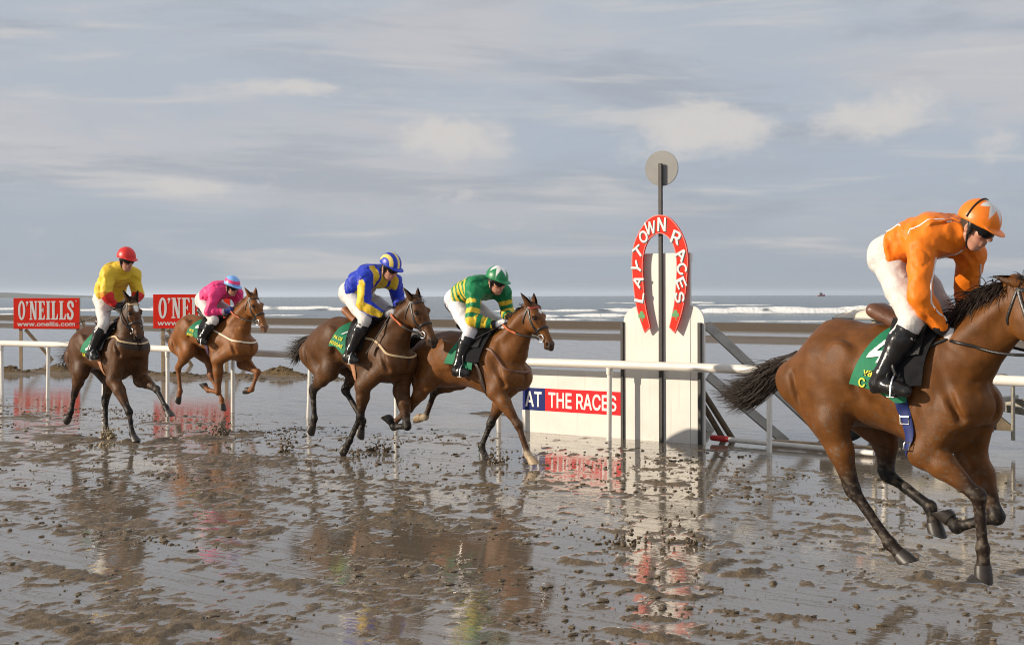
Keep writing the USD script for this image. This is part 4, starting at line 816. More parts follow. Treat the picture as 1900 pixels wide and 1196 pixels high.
    for _ in range(tail['n']):
        t0 = r.uniform(0, .55) ** 1.2; ts = np.linspace(t0, min(1, t0 + r.uniform(.45, .75)), 7); pts = np.stack([np.interp(ts, np.linspace(0, 1, 9), tp[:, q]) for q in range(3)], 1)
        u = unit(r.normal(0, 1, 3)); spread = np.interp(ts, [0, .4, 1], [.018, tail['w'], tail['w'] * 1.25])[:, None]; pts = pts + u * spread * r.uniform(.2, 1) + np.cumsum(r.normal(0, tail.get('j', .006), (7, 3)), 0)
        if r.random() < .35: pts[-3:] += np.array(tail.get('flick', (-.05, 0, .03))) * np.array([.3, .7, 1.2])[:, None] * r.uniform(.3, 1.2)
        A.append((pts, tail.get('hw', .006) * np.array([.8, 1, 1, .9, .7, .45, .1])))
    hair('tail', [x[0] for x in A], [x[1] for x in A], tail['mat'], root)
    if tail.get('dock', True): put('tail_dock', tube(tp[:6], np.array([.045, .05, .045, .035, .022, .008]), 10), tail['dockmat'], root, smooth=True)
    # tack
    xs0 = W[0] - .27
    top = lambda x: float(np.interp(x, xx, zc + hs)); cz = lambda x: float(np.interp(x, xx, zc))
    def saddle_rows(x0t, x0b, x1t, x1b, deg0, deg1, nx, nt, side=None):
        rows = []
        for th in np.linspace(deg0, deg1, nt):
            f = min(1, abs(th) / max(abs(deg0), abs(deg1))); row = []
            for u in np.linspace(0, 1, nx):
                x = lerp(lerp(x0t, x0b, f), lerp(x1t, x1b, f), u); q = math.radians(th); row.append([x, -math.sin(q) * .34, cz(x) + (top(x) - cz(x)) * math.cos(q) + .02])
            rows.append(row)
        return np.array(rows)
    ext = 101
    clothp = patch(tr, saddle_rows(xs0 - .04, xs0 - .24, xs0 + .24, xs0 + .16, -ext, ext, 16, 38), .018, .006)
    cv = np.array(clothp.vertices); cv += tr.normals(cv) * (.006 * (meshkit.noise(cv * 14, 5) - .3))[:, None]; clothp = trimesh.Trimesh(cv, clothp.faces, process=False)
    sc = put('saddle_cloth', clothp, cloth_green, root, smooth=50)
    def decal(mesh, org, rot, off, mat, nm):
        m = mesh.copy(); m = m.subdivide_to_size(.035); v = np.array(m.vertices); c, s_ = math.cos(rot), math.sin(rot)
        xz = np.stack([org[0] + c * v[:, 0] - s_ * v[:, 1], org[1] + s_ * v[:, 0] + c * v[:, 1]], 1); p = np.stack([xz[:, 0], np.full(len(v), -.31), xz[:, 1]], 1)
        p = tr.project(p, off, 14, fixed=(0, 1, 0)); p += tr.normals(p) * v[:, 2:3]
        put(nm, trimesh.Trimesh(p, m.faces, process=False), mat, sc)
    rot = .0
    if digit:
        m = meshkit.text_mesh(digit['t'], digit['h'], .004, bold=True); m.apply_transform(np.array([[digit.get('wx', 1), digit.get('shear', .45), 0, 0], [0, 1, 0, 0], [0, 0, 1, 0], [0, 0, 0, 1.0]]))
        decal(m, (xs0 + digit['dx'], digit['z']), digit.get('rot', 0), .030, cloth_white, 'number')
    for tx, dx, z, hgt, rt in lines:
        m = meshkit.text_mesh(tx, hgt, .003, bold=True); decal(m, (xs0 + dx, z), rt, .030, cloth_yellow, 'lettering')
    pad = patch(tr, saddle_rows(xs0 - .06, xs0 + .06, xs0 + .30, xs0 + .26, -86, 86, 14, 28), .030, .010); put('saddle_pad', pad, cloth_black, root, smooth=50)
    fl = patch(tr, saddle_rows(xs0 - .10, xs0 + .04, xs0 + .20, xs0 + .22, -56, 56, 12, 24), .046, .014)
    sd = put('saddle', fl, flapmat, root, smooth=50)
    sf = Field([xs0 - .36, -.2, top(xs0) - .08], [xs0 + .32, .2, top(xs0) + .22], .014)
    sf.bone((xs0 - .20, 0, top(xs0 - .2) + .075), (xs0 - .05, 0, top(xs0) + .055), .055, .045, .04); sf.bone((xs0 - .05, 0, top(xs0) + .055), (xs0 + .18, 0, top(xs0 + .18) + .085), .045, .040, .04)
    for s in (-1, 1): sf.bone((xs0 - .22, s * .06, top(xs0 - .2) + .085), (xs0 - .08, s * .04, top(xs0) + .05), .045, .04, .04)
    put('saddle_seat', sf.mesh(1), seatmat, sd, smooth=True)
    def strap(pts, w, mat, nm, off=.006, n=28, field=None, parent=root, thick=.35, on=True):
        c = curve(pts, n); f = field or fld; p = f.project(c, off) if on else c
        for _ in range(3): p[1:-1] = .5 * p[1:-1] + .25 * (p[:-2] + p[2:])
        nn = f.normals(p); return put(nm, tube(p, w / 2, 8, (nn, thick)), mat, parent, smooth=60)
    gx = G[0] + .0
    for s in (-1, 1):
        strap([(xs0 + .06, s * .30, cz(xs0) + .12), (gx - .02, s * .31, cz(gx) - .05), (gx, s * .24, G[2] + .10), (gx, s * .06, G[2] - .01), (gx, 0, G[2] - .01)], .075 if key == 'orange' else .065, girthmat, 'girth', .010)
    if key == 'orange':
        for zq in (cz(gx) - .16, cz(gx) - .30):
            p = fld.project([(gx - .01, -.30, zq)], .022)[0]; nn_ = fld.normals([p])[0]; ty = unit(np.cross(nn_, [0, 0, 1])); uz = np.cross(ty, nn_); put('buckle', tube([p + ty * .028 * c1 + uz * .022 * c2 for c1, c2 in ((1, 1), (1, -1), (-1, -1), (-1, 1), (1, 1))], .005, 6), steel, root, smooth=40)
    if breast is not None:
        q = [(xs0 + .18, -.29, cz(xs0) + .20), (W[0] + .12, -.27, lerp(W[2], CH[2], .42)), (CH[0] - .06, -.19, CH[2] + .06), (CH[0] + .03, -.07, CH[2] + .03), (CH[0] + .04, 0, CH[2] + .025)]
        q = q + [(x, -y_, z) for x, y_, z in q[-2::-1]]; strap(q, .025, breast, 'breast_girth', .010, 46)
    bl = leather_black
    def hq(s, f, y): return Q(s, f, y)
    bridle = UsdGeom.Xform.Define(stage, path_for('bridle', root)).GetPrim()
    bm = browmat or bl
    for s in (-1, 1): strap([hq(.05, -.02, s * .09), hq(.28, -.045, s * .11), hq(.5, -.06, s * .09), hq(.68, -.055, s * .07)], .022, bl, 'cheek_strap', .004, 18, parent=bridle)
    strap([hq(.06, -.02, -.09), hq(.13, .03, -.075), hq(.13, .06, 0), hq(.13, .03, .075), hq(.06, -.02, .09)], .024, bm, 'brow_band', .005, 20, parent=bridle)
    strap([hq(.58, -.09, -.05), hq(.58, -.02, -.085), hq(.57, .06, -.02), hq(.57, .06, .02), hq(.58, -.02, .085), hq(.58, -.09, .05)], .024, bl, 'nose_band', .005, 26, parent=bridle)
    strap([hq(.05, -.02, -.09), hq(.22, -.14, -.08), hq(.27, -.20, 0), hq(.22, -.14, .08), hq(.05, -.02, .09)], .016, bl, 'throat_lash', .006, 24, parent=bridle)
    for s in (-1, 1):
        bc = fld.project([hq(.74, -.05, s * .075)], .014)[0]; th = np.linspace(0, 2 * math.pi, 20); put('bit_ring', tube(bc + np.outer(np.cos(th), a) * .036 + np.outer(np.sin(th), fr) * .036, .0055, 6, cap=False), steel, bridle, smooth=True)
        hnd = np.array(rider['rhand' if s < 0 else 'lhand']); q = curve([bc - a * .02 - fr * .02, lerp(bc, hnd, .5) + [0, s * .05, -.03], hnd], 18); pr = fld.project(q, .016); dd = fld.sample(q); q = np.where((dd < .016)[:, None], pr, q); q[0] = bc - fr * .03; q[-1] = hnd
        put('rein', tube(q, .009, 6), bl, bridle, smooth=True)
        if rein is not None: put('rein_grip', tube(q[9:17], .0125, 8), rein, bridle, smooth=True)
    # stirrups
    for s in (-1, 1):
        an, to = np.array(rider['rank']), np.array(rider['rtoe']); he = np.array(rider['rheel']); b = lerp(he, to, .62); b[1] = abs(b[1]) * s
        c0 = b + [0, 0, -.030]; th = np.linspace(0, math.pi, 12); arch = [c0 + np.array([0, math.cos(x) * .058, max(0, math.sin(x)) * .13]) for x in th]
        put('stirrup', cat(tube(arch, .0055, 6), box(c0[0], c0[1], c0[2], .055, .12, .010, .003)), steel, root, smooth=40)
        put('stirrup_leather', tube(curve([c0 + [0, 0, .125], lerp(c0, [xs0 + .06, s * .30, top(xs0) - .12], .5) + [0, s * .02, .06], (xs0 + .06, s * .27, top(xs0) - .12)], 10), .011, 8, ((0, 1, 0), .35)), bl, root, smooth=True)
    return root, fld, xf, Q, P

def lerp_rows(c, to, m): m = np.clip(m, 0, 1)[:, None]; return c * (1 - m) + np.asarray(to, float) * m
# ---------------------------------------------------------------- riders
skin = toned('skin', .48, .06, 30, .05, 90, specular_ior_level=.35, subsurface_weight=.08, subsurface_scale=.01)
silk = toned('silks', .52, .05, 14, .12, 30, specular_ior_level=.28, sheen_weight=.06)
white_cloth = toned('white_breeches', .62, .05, 16, .2, 30)
boot_mat = plain('boot_leather', (.012, .011, .011), .22, .3, 20, .12, 50); lens = plain('goggle_lens', (.008, .008, .009), .12); helm = toned('helmet_silk', .38, .05, 20, .1, 40, specular_ior_level=.5)
glove_mats = {'white': plain('white_glove', (.76, .74, .74), .7, .06, 30), 'black': plain('black_glove', (.014, .014, .015), .6, .3, 30), 'blue': plain('blue_glove', (.015, .03, .16), .65, .2, 30), 'grey': plain('grey_glove', (.42, .40, .40), .7, .12, 30)}
strap_black = plain('black_strap', (.012, .012, .012), .5); piping_white = plain('white_piping', (.80, .78, .76), .6); badge = plain('yellow_badge', (.70, .50, .05), .5); purple = plain('purple_print', (.10, .03, .16), .7)

RIDERS = dict(
 orange=dict(head=(-0.076, 0.00, 2.187), chin=(-0.124, 0.00, 1.999), neck=(-0.250, 0.00, 2.100), pelvis=(-0.650, 0.00, 1.974), rsh=(-0.357, -0.18, 2.020), relb=(-0.325, -0.27, 1.733), rwr=(-0.251, -0.15, 1.555), rhand=(-0.195, -0.09, 1.491), lsh=(-0.254, 0.18, 1.992), lelb=(-0.327, 0.27, 1.728), lwr=(-0.246, 0.15, 1.602), lhand=(-0.182, 0.09, 1.516), rknee=(-0.389, -0.24, 1.597), rank=(-0.540, -0.33, 1.278), rheel=(-0.601, -0.34, 1.196), rtoe=(-0.352, -0.33, 1.172), lknee=(-0.426, 0.25, 1.598), pitch=31, yaw=2),
 blue=dict(head=(0.623, 0.00, 2.103), chin=(0.598, 0.00, 1.888), neck=(0.450, 0.00, 1.985), pelvis=(0.058, 0.00, 1.779), rsh=(0.405, -0.18, 1.925), relb=(0.463, -0.27, 1.657), rwr=(0.631, -0.15, 1.558), rhand=(0.719, -0.09, 1.560), lsh=(0.480, 0.18, 1.913), lelb=(0.463, 0.27, 1.702), lwr=(0.594, 0.15, 1.609), lhand=(0.676, 0.09, 1.550), rknee=(0.463, -0.24, 1.507), rank=(0.324, -0.33, 1.170), rheel=(0.243, -0.34, 1.074), rtoe=(0.441, -0.33, 1.052), lknee=(0.382, 0.25, 1.557), pitch=28, yaw=0),
 green=dict(head=(0.298, 0.00, 1.948), chin=(0.268, 0.00, 1.739), neck=(0.146, 0.00, 1.838), pelvis=(-0.228, 0.00, 1.690), rsh=(0.125, -0.18, 1.768), relb=(0.175, -0.27, 1.506), rwr=(0.355, -0.15, 1.454), rhand=(0.439, -0.09, 1.454), lsh=(0.209, 0.18, 1.786), lelb=(0.203, 0.27, 1.569), lwr=(0.329, 0.15, 1.518), lhand=(0.400, 0.09, 1.473), rknee=(0.122, -0.24, 1.386), rank=(0.025, -0.33, 1.026), rheel=(-0.029, -0.34, 0.945), rtoe=(0.184, -0.33, 0.941), lknee=(0.058, 0.25, 1.455), pitch=20, yaw=-4),
 pink=dict(head=(0.338, 0.00, 1.943), chin=(0.338, 0.00, 1.731), neck=(0.184, 0.00, 1.856), pelvis=(-0.215, 0.00, 1.690), rsh=(0.152, -0.18, 1.774), relb=(0.134, -0.27, 1.529), rwr=(0.299, -0.15, 1.534), rhand=(0.382, -0.09, 1.552), lsh=(0.220, 0.18, 1.794), lelb=(0.197, 0.27, 1.565), lwr=(0.282, 0.15, 1.531), lhand=(0.356, 0.09, 1.518), rknee=(0.205, -0.24, 1.413), rank=(0.063, -0.33, 1.178), rheel=(-0.024, -0.34, 1.108), rtoe=(0.153, -0.33, 1.078), lknee=(0.159, 0.25, 1.427), pitch=20, yaw=0),
 yellow=dict(head=(-0.334, 0.00, 2.254), chin=(-0.346, 0.00, 2.044), neck=(-0.455, 0.00, 2.105), pelvis=(-0.760, 0.00, 1.719), rsh=(-0.492, -0.165, 2.035), relb=(-0.434, -0.235, 1.789), rwr=(-0.387, -0.15, 1.669), rhand=(-0.331, -0.09, 1.632), lsh=(-0.469, 0.165, 2.035), lelb=(-0.461, 0.235, 1.795), lwr=(-0.406, 0.15, 1.698), lhand=(-0.345, 0.09, 1.641), rknee=(-0.468, -0.24, 1.429), rank=(-0.591, -0.33, 1.110), rheel=(-0.663, -0.34, 1.026), rtoe=(-0.465, -0.33, 1.008), lknee=(-0.501, 0.25, 1.454), pitch=14, yaw=3),
)

def build_rider(key, label, h, jacket, helmet, glove, cuff=None, breeches=(.60, .585, .56), collar=(.02, .02, .02), bootc=True, extra=None):
    J = {k: np.array(v, float) for k, v in RIDERS[key].items() if k not in ('pitch', 'yaw')}; pit, yaw = RIDERS[key]['pitch'], RIDERS[key]['yaw']
    H = HORSES[key]; rz = math.radians(H['rz']); O = np.array([J['pelvis'][0], 0, 0]); loc = np.array(H['loc'], float) + [math.cos(rz) * O[0], math.sin(rz) * O[0], 0]
    J = {k: v - O for k, v in J.items()}
    J['lank'] = J['rank'] * [1, -1, 1]; J['lheel'] = J['rheel'] * [1, -1, 1]; J['ltoe'] = J['rtoe'] * [1, -1, 1]
    pel, nk = J['pelvis'], J['neck']; ax = unit(nk - pel); bk = np.array([-ax[2], 0, ax[0]])           # towards the back of the rider
    y_ = lambda y: np.array([0, y, 0.0])
    # head frame
    q = math.radians(pit); f = np.array([math.cos(q), 0, -math.sin(q)]); w = math.radians(yaw); f = np.array([f[0] * math.cos(w), f[0] * math.sin(w), f[2]]); l = unit(np.cross([0, 0, 1], f)); u = np.cross(f, l)
    hc = J['head'] - u * .045 - f * .008; Rh = np.stack([f, l, u]); hp = lambda a, b, c: hc + f * a + l * b + u * c
    bend = lambda t: lerp(pel, nk, t) + bk * (.062 * math.sin(math.pi * min(1, t * 1.02)))
    def torso(F, g, k=.05):
        ts = np.linspace(0, 1, 7); F.loft([bend(t) for t in ts], np.interp(ts, [0, .2, .45, .75, .92, 1], [.118, .112, .100, .118, .095, .07]) + g, np.interp(ts, [0, .2, .45, .75, .92, 1], [.160, .155, .140, .175, .160, .085]) + g + (np.interp(ts, [0, .45, .8], [.022, .026, 0]) if g > .01 else 0), k, 2.2)
        for s in ('r', 'l'): F.bone(bend(.84) + y_(.10 * (1 if s == 'l' else -1)), J[s + 'sh'], .075 + g, .066 + g, .05)
    def arms(F, g, part=(0, 1), loose=0.0):
        for s in ('r', 'l'):
            a, e, b = J[s + 'sh'], J[s + 'elb'], J[s + 'wr']
            F.bone(a, e, .056 + g + loose, .043 + g + loose * .8, .03)
            F.bone(e, lerp(e, b, .3), .043 + g + loose * .8, .044 + g + loose * .6, .02); F.bone(lerp(e, b, .3), lerp(e, b, part[1]), .044 + g + loose * .6, .030 + g + loose * .4, .02)
    def legs(F, g, shin=1.0):
        for s, sg in (('r', -1), ('l', 1)):
            hip = pel + y_(sg * .095) - bk * .01; kn, an = J[s + 'knee'], J[s + 'ank']
            F.ball(pel + y_(sg * .075) + bk * .030 - ax * .005, np.array([.108, .098, .104]) + g, .05)
            F.bone(hip, lerp(hip, kn, .5), .090 + g, .077 + g, .05); F.bone(lerp(hip, kn, .5), kn, .077 + g, .058 + g, .03)
            if shin > 0:
                u1 = unit(an - kn); cb = unit(np.array([-1, 0, -.4])); F.bone(kn, lerp(kn, an, .32) + cb * .012, .056 + g, .060 + g, .02); F.bone(lerp(kn, an, .32) + cb * .012, lerp(kn, an, shin), .060 + g, .038 + g, .02)
    def hands(F, g):
        for s, sg in (('r', -1), ('l', 1)):
            wr, hd = J[s + 'wr'], J[s + 'hand']; e1 = unit(hd - wr); e2 = unit(np.cross(e1, [0, 0, 1]) * (-sg) * -1.0); e2 = e2 * (1 if e2[1] * sg > 0 else -1); e3 = unit(np.cross(e1, e2)); e3 = e3 * (1 if e3[2] > 0 else -1)
            pc = hd - e1 * .012
            F.bone(wr, pc - e1 * .03, .029 + g, .030 + g, .02)
            for j, (v, ln) in enumerate(((.031, .95), (.011, 1.05), (-.010, 1.0), (-.030, .82))):
                k0 = pc + e1 * .030 + e2 * .016 + e3 * v; F.bone(pc - e1 * .025 + e3 * v * .7, k0, .017 + g, .0135 + g, .012)
                p1 = k0 + (e1 * .030 - e2 * .012) * ln; p2 = p1 + (-e1 * .008 - e2 * .026) * ln; p3 = p2 + (-e1 * .022 - e2 * .003) * ln
                F.bone(k0, p1, .0115 + g, .0105 + g, .004); F.bone(p1, p2, .0105 + g, .0098 + g, .004); F.bone(p2, p3, .0098 + g, .0085 + g, .004)
            t0 = pc - e1 * .018 + e3 * .030; t1 = t0 + e1 * .030 + e3 * .014 - e2 * .008; t2 = t1 + e1 * .030 - e3 * .002 - e2 * .010; F.bone(t0, t1, .014 + g, .0118 + g, .006); F.bone(t1, t2, .0118 + g, .009 + g, .004)
    def head(F):
        F.bone(nk - ax * .03, hp(-.02, 0, -.055), .060, .057, .03)
        F.ball(hp(-.012, 0, .028), (.100, .077, .098), .02, R=Rh); F.ball(hp(.032, 0, -.052), (.064, .058, .078), .025, R=Rh); F.bone(hp(.055, -.018, -.112), hp(.055, .018, -.112), .022, .022, .02)
        for s in (-1, 1):
            F.bone(hp(-.008, s * .054, -.062), hp(.045, s * .026, -.108), .020, .018, .02); F.ball(hp(.062, s * .046, -.022), (.026, .020, .018), .02, R=Rh); F.bone(hp(.086, s * .012, .026), hp(.072, s * .052, .024), .012, .010, .014)
            F.ball(hp(.094, s * .031, .004), (.016, .017, .012), .012, '-', R=Rh); F.ball(hp(-.012, s * .079, -.016), (.018, .010, .031), .008, R=Rh); F.ball(hp(-.008, s * .088, -.014), (.009, .006, .018), .006, '-', R=Rh)
            F.ball(hp(.105, s * .012, -.034), (.010, .009, .008), .008, R=Rh)
        F.bone(hp(.088, 0, .014), hp(.115, 0, -.028), .010, .0135, .012); F.bone(hp(.088, -.020, -.064), hp(.088, .020, -.064), .010, .010, .010); F.bone(hp(.086, -.017, -.080), hp(.086, .017, -.080), .010, .010, .008); F.bone(hp(.103, -.022, -.072), hp(.103, .022, -.072), .0045, .0045, .005, op='-')
    pts = np.array(list(J.values())); lo, hi = pts.min(0) - [.20, .1, .1], pts.max(0) + [.16, .1, .16]; lo[1], hi[1] = -.42, .42
    hf = min(h, .0045); hx = (hc[0] - .14, hc[0] + .15, hf); hz_ = (hc[2] - .16, hc[2] + .15, hf); hands_x = (min(J['rhand'][0], J['rwr'][0]) - .02, J['rhand'][0] + .06, hf)
    hzz = (min(J['rhand'][2], J['lhand'][2]) - .06, max(J['rhand'][2], J['lhand'][2]) + .06, hf)
    FB = Field(lo, hi, .012, ([hx, hands_x], [(-.14, .14, hf)], [hz_, hzz]))
    torso(FB, -.006); arms(FB, -.006); legs(FB, -.008); head(FB); hands(FB, -.001)
    for s in ('r', 'l'): FB.bone(J[s + 'heel'] + [.02, 0, .02], J[s + 'toe'] - [.03, 0, -.01], .025, .025, .02)
    V, F = FB.mesh(1); n = meshkit.fbm(V * 18, 3, 2)[:, None]
    col = np.repeat(np.array([(.50, .245, .165)]), len(V), 0) * (.88 + .24 * n); loc_h = np.stack([(V - hc) @ f, (V - hc) @ l, (V - hc) @ u], 1)
    col = lerp_rows(col, (.44, .14, .10), .7 * np.exp(-((loc_h[:, 0] - .07) ** 2 + (np.abs(loc_h[:, 1]) - .042) ** 2 + (loc_h[:, 2] + .035) ** 2) / .022 ** 2)); col = lerp_rows(col, (.38, .12, .10), .8 * np.exp(-((loc_h[:, 0] - .10) ** 2 + (loc_h[:, 1] / 1.6) ** 2 + (loc_h[:, 2] + .072) ** 2) / .014 ** 2))
    hr = sm(-.012, -.03, loc_h[:, 0]) * sm(-.085, -.06, loc_h[:, 2]) * (np.linalg.norm(loc_h, axis=1) < .16) * (np.abs(loc_h[:, 1]) < .082); col = lerp_rows(col, (.05, .035, .025), hr)
    root = thing('person', label, 'person', loc, H['rz'], group='jockeys riding the racehorses')
    put('body', (V, F), skin, root, smooth=True, color=col)
    # silks
    wr_n = .012
    FJ = Field([pts[:, 0].min() - .2, -.42, min(J['rwr'][2], J['lwr'][2]) - .06], [hc[0] + .1, .42, nk[2] + .2], h)
    torso(FJ, .028); arms(FJ, .012, (0, .93), .019); FJ.bone(nk - ax * .07, nk + unit(hp(-.02, 0, -.06) - nk) * .035, .088, .074, .03)
    def wrinkle(F, amp, sc):
        s, X, Y, Z = F.window([c[0] for c in F.c], [c[-1] for c in F.c]); m = np.abs(F.d) < .05; ii = np.argwhere(m); P_ = np.stack([F.c[k][ii[:, k]] for k in range(3)], 1)
        wv = meshkit.fbm(np.stack([P_ @ ax * sc[0], P_[:, 1] * sc[1], P_ @ bk * sc[2]], 1) + 30, 3, 7) - .5; rd = 1 - 2 * np.abs(meshkit.noise(np.stack([P_ @ ax * sc[0] * 1.2, P_[:, 1] * sc[1] * .9, P_ @ bk * sc[2] * .7], 1) + 11, 9) - .5)
        F.d[tuple(ii.T)] += (amp * (.75 * wv + .55 * (.75 - rd) * (rd > .35))).astype(np.float32)
    wrinkle(FJ, .040, (13, 9, 8))
    cut = lambda F, p, n_, k=.012: F.add(lambda X, Y, Z: ((X - p[0]) * n_[0] + (Y - p[1]) * n_[1] + (Z - p[2]) * n_[2]), [c[0] for c in F.c], [c[-1] for c in F.c], k, op='-')
    dn = unit(ax - bk * .10); wp = bend(.13)
    cx_, cz_ = FJ.c[0][:, None, None] - wp[0], FJ.c[2][None, None, :] - wp[2]
    FJ.d = np.maximum(FJ.d, np.where(cx_ * bk[0] + cz_ * bk[2] > -.17, -(cx_ * dn[0] + cz_ * dn[2]), -1.0).astype(np.float32))
    V, F = FJ.mesh(1)
    ts = ((V - pel) @ ax) / np.linalg.norm(nk - pel)
    best = np.full(len(V), 9.0); arm = np.zeros(len(V)); ang = np.zeros(len(V))
    for s, sg in (('r', -1), ('l', 1)):
        acc = 0
        for a, b in ((J[s + 'sh'], J[s + 'elb']), (J[s + 'elb'], J[s + 'wr'])):
            wv = b - a; t = np.clip(((V - a) @ wv) / (wv @ wv), 0, 1); q = V - a - t[:, None] * wv; d = np.linalg.norm(q, axis=1); c = (d < best) & (d < .088); arm = np.where(c, acc + t * np.linalg.norm(wv), arm)
            outw = unit(y_(sg) - wv * (wv[1] * sg) / (wv @ wv)); fw = np.cross(unit(wv), outw) * sg; ang = np.where(c, np.degrees(np.arctan2(q @ fw, q @ outw)), ang); best = np.where(c, d, best); acc += np.linalg.norm(wv)
    onarm = best < 1; arm = np.where(onarm, arm, -1); blade = (V - pel) @ bk
    col = jacket(V, ts, arm, ang, blade, onarm)
    nc = np.linalg.norm(V - (nk + unit(hp(-.02, 0, -.06) - nk) * .035), axis=1); col = lerp_rows(col, collar, sm(.085, .078, nc))
    put('jacket', (V, F), silk, root, smooth=True, color=col)
    # breeches
    FT = Field([lo[0], -.42, J['rank'][2] - .02], [hi[0], .42, bend(.4)[2] + .15], h); legs(FT, .010, .45)
    ts_ = np.linspace(0, .36, 4); FT.loft([bend(t) for t in ts_], np.array([.118, .113, .108, .104]) + .006, np.array([.160, .156, .150, .145]) + .006, .05, 2.2)
    wrinkle(FT, .016, (16, 12, 14)); V, F = FT.mesh(1); n = meshkit.fbm(V * 9, 3, 3)[:, None]; col = np.repeat(np.array([breeches], float), len(V), 0) * (.93 + .12 * n)
    col = lerp_rows(col, (.30, .25, .20), sm(.66, .80, meshkit.fbm(V * 30, 3, 5)) * .25); put('breeches', (V, F), white_cloth, root, smooth=True, color=col)
    for s in ('r', 'l'):
        kn, an, he, to = J[s + 'knee'], J[s + 'ank'], J[s + 'heel'], J[s + 'toe']
        FS = Field(np.minimum.reduce([kn, an, he, to]) - .1, np.maximum.reduce([kn, an, he, to]) + .1, min(h, .009)); b0 = lerp(kn, an, .16); cb = unit(np.array([-1, 0, -.4]))
        FS.bone(b0, lerp(kn, an, .36) + cb * .012, .068, .074, .02); FS.bone(lerp(kn, an, .36) + cb * .012, an, .074, .050, .02); FS.bone(an, he + [.025, 0, .03], .046, .040, .03); FS.bone(he + [.03, 0, .025], lerp(he, to, .62) + [0, 0, .02], .042, .046, .02, 1.0); FS.bone(lerp(he, to, .6) + [0, 0, .018], to - [.025, 0, -.012], .046, .036, .02, 1.05)
        FS.bone(he + [.015, 0, -.004], he + [.05, 0, -.002], .030, .028, .008); dz = unit(an - kn); FS.d = np.maximum(FS.d, -((FS.c[0][:, None, None] - b0[0]) * dz[0] + (FS.c[1][None, :, None] - b0[1]) * dz[1] + (FS.c[2][None, None, :] - b0[2]) * dz[2]).astype(np.float32)); wrinkle(FS, .008, (26, 14, 14))
        put('boot', FS.mesh(1), boot_mat, root, smooth=True)
    # gloves and cuffs
    for s in ('r', 'l'):
        wr, hd = J[s + 'wr'], J[s + 'hand']; FG = Field(np.minimum(wr, hd) - .09, np.maximum(wr, hd) + .09, .005); keep = {k: J[k] for k in J}
        hands(FG, .0035); V, F = FG.mesh(1); put('glove', (V, F), glove_mats[glove if isinstance(glove, str) else glove[0 if s == 'r' else 1]], root, smooth=True)
        if cuff is not None:
            e = J[s + 'elb']; cu = put('wrist_guard', tube([lerp(e, wr, .84), lerp(e, wr, .92), wr, lerp(wr, hd, .30)], [.046, .050, .046, .040], 16), cuff, root, smooth=50)
            if key == 'orange': put('button', tube([lerp(wr, hd, .1) + y_(-.046 if s == 'r' else .046), lerp(wr, hd, .1) + y_(-.052 if s == 'r' else .052)], .009, 10), badge, cu, smooth=30)
    # helmet, goggles, chin strap
    FH = Field(hp(0, 0, .05) - .2, hp(0, 0, .05) + .2, .0065 if h > .008 else .005)
    FH.ball(hp(-.006, 0, .040), (.133, .108, .122), .01, R=Rh)
    X, Y, Z = FH.c[0][:, None, None] - hc[0], FH.c[1][None, :, None] - hc[1], FH.c[2][None, None, :] - hc[2]
    la, lb, lc = (X * r_[0] + Y * r_[1] + Z * r_[2] for r_ in (f, l, u))
    FH.d = np.maximum(FH.d, (.022 + .10 * np.clip(-la - .02, 0, .06) * -8 * .1 - .05 * np.clip(-la, 0, .12) - lc).astype(np.float32)); FH.d = np.maximum(FH.d, -(np.sqrt((la + .006) ** 2 / .121 ** 2 + lb ** 2 / .096 ** 2 + (lc - .040) ** 2 / .110 ** 2) - 1).astype(np.float32) * .1)
    FH.ball(hp(.105, 0, .032), (.072, .088, .0085), .012, R=np.stack([unit(f - u * .16), l, unit(u + f * .16)]))
    V, F = FH.mesh(1); lv = np.stack([(V - hc) @ f, (V - hc) @ l, (V - hc) @ u], 1)
    hm = put('helmet', (V, F), helm, root, smooth=True, color=helmet(lv))
    th = np.linspace(-1.45, 1.45, 25); R = [[hp(-.012 + math.cos(t) * .124, math.sin(t) * .094, c + .012 * (1 - math.cos(t)))for t in th] for c in (.040, .016, -.010, -.032)]
    R = np.array(R); bulge = np.array([0, .006, .006, -.004]); ctr = hp(-.012, 0, .0)
    for i_ in range(4): dv = R[i_] - ctr; R[i_] += dv / np.linalg.norm(dv, axis=1, keepdims=True) * bulge[i_]
    side = np.abs(th) > .95; mid = R.mean(0); R[:, side] = mid[side] + (R[:, side] - mid[side]) * .55; nose = np.abs(th) < .16; R[3, nose] += u * .012
    i_ = np.arange(100).reshape(4, 25); q4 = np.stack([i_[:-1, :-1], i_[:-1, 1:], i_[1:, 1:], i_[1:, :-1]], -1).reshape(-1, 4); A_ = R.reshape(-1, 3); Bq = ctr + (A_ - ctr) * .93
    gf_ = np.vstack([q4[:, ::-1], q4 + 100]); ring = np.r_[i_[0, :], i_[1:, -1], i_[-1, -2::-1], i_[-2:0:-1, 0]]; nx = np.roll(ring, -1); gf_ = np.vstack([gf_, np.stack([ring, nx, nx + 100, ring + 100], 1)])
    put('goggles', (np.vstack([A_, Bq]), gf_), lens, root, smooth=50)
    for s in (-1, 1): put('ear_pad', tube([hp(-.004, s * .083, .030), hp(.006, s * .083, .0), hp(.014, s * .074, -.045)], [.022, .020, .012], 10), strap_black, root, smooth=True)
    cs = curve([hp(-.005, -.086, .01), hp(.008, -.072, -.06), hp(.018, -.04, -.115), hp(.022, 0, -.134), hp(.018, .04, -.115), hp(.008, .072, -.06), hp(-.005, .086, .01)], 28)
    put('chin_strap', tube(cs, .008, 6), strap_black, root, smooth=True)
    if extra: extra(root, hm, J, hp, bend, FJ, ax, bk, loc, H['rz'], O)
    return root, J, loc, H['rz'], O

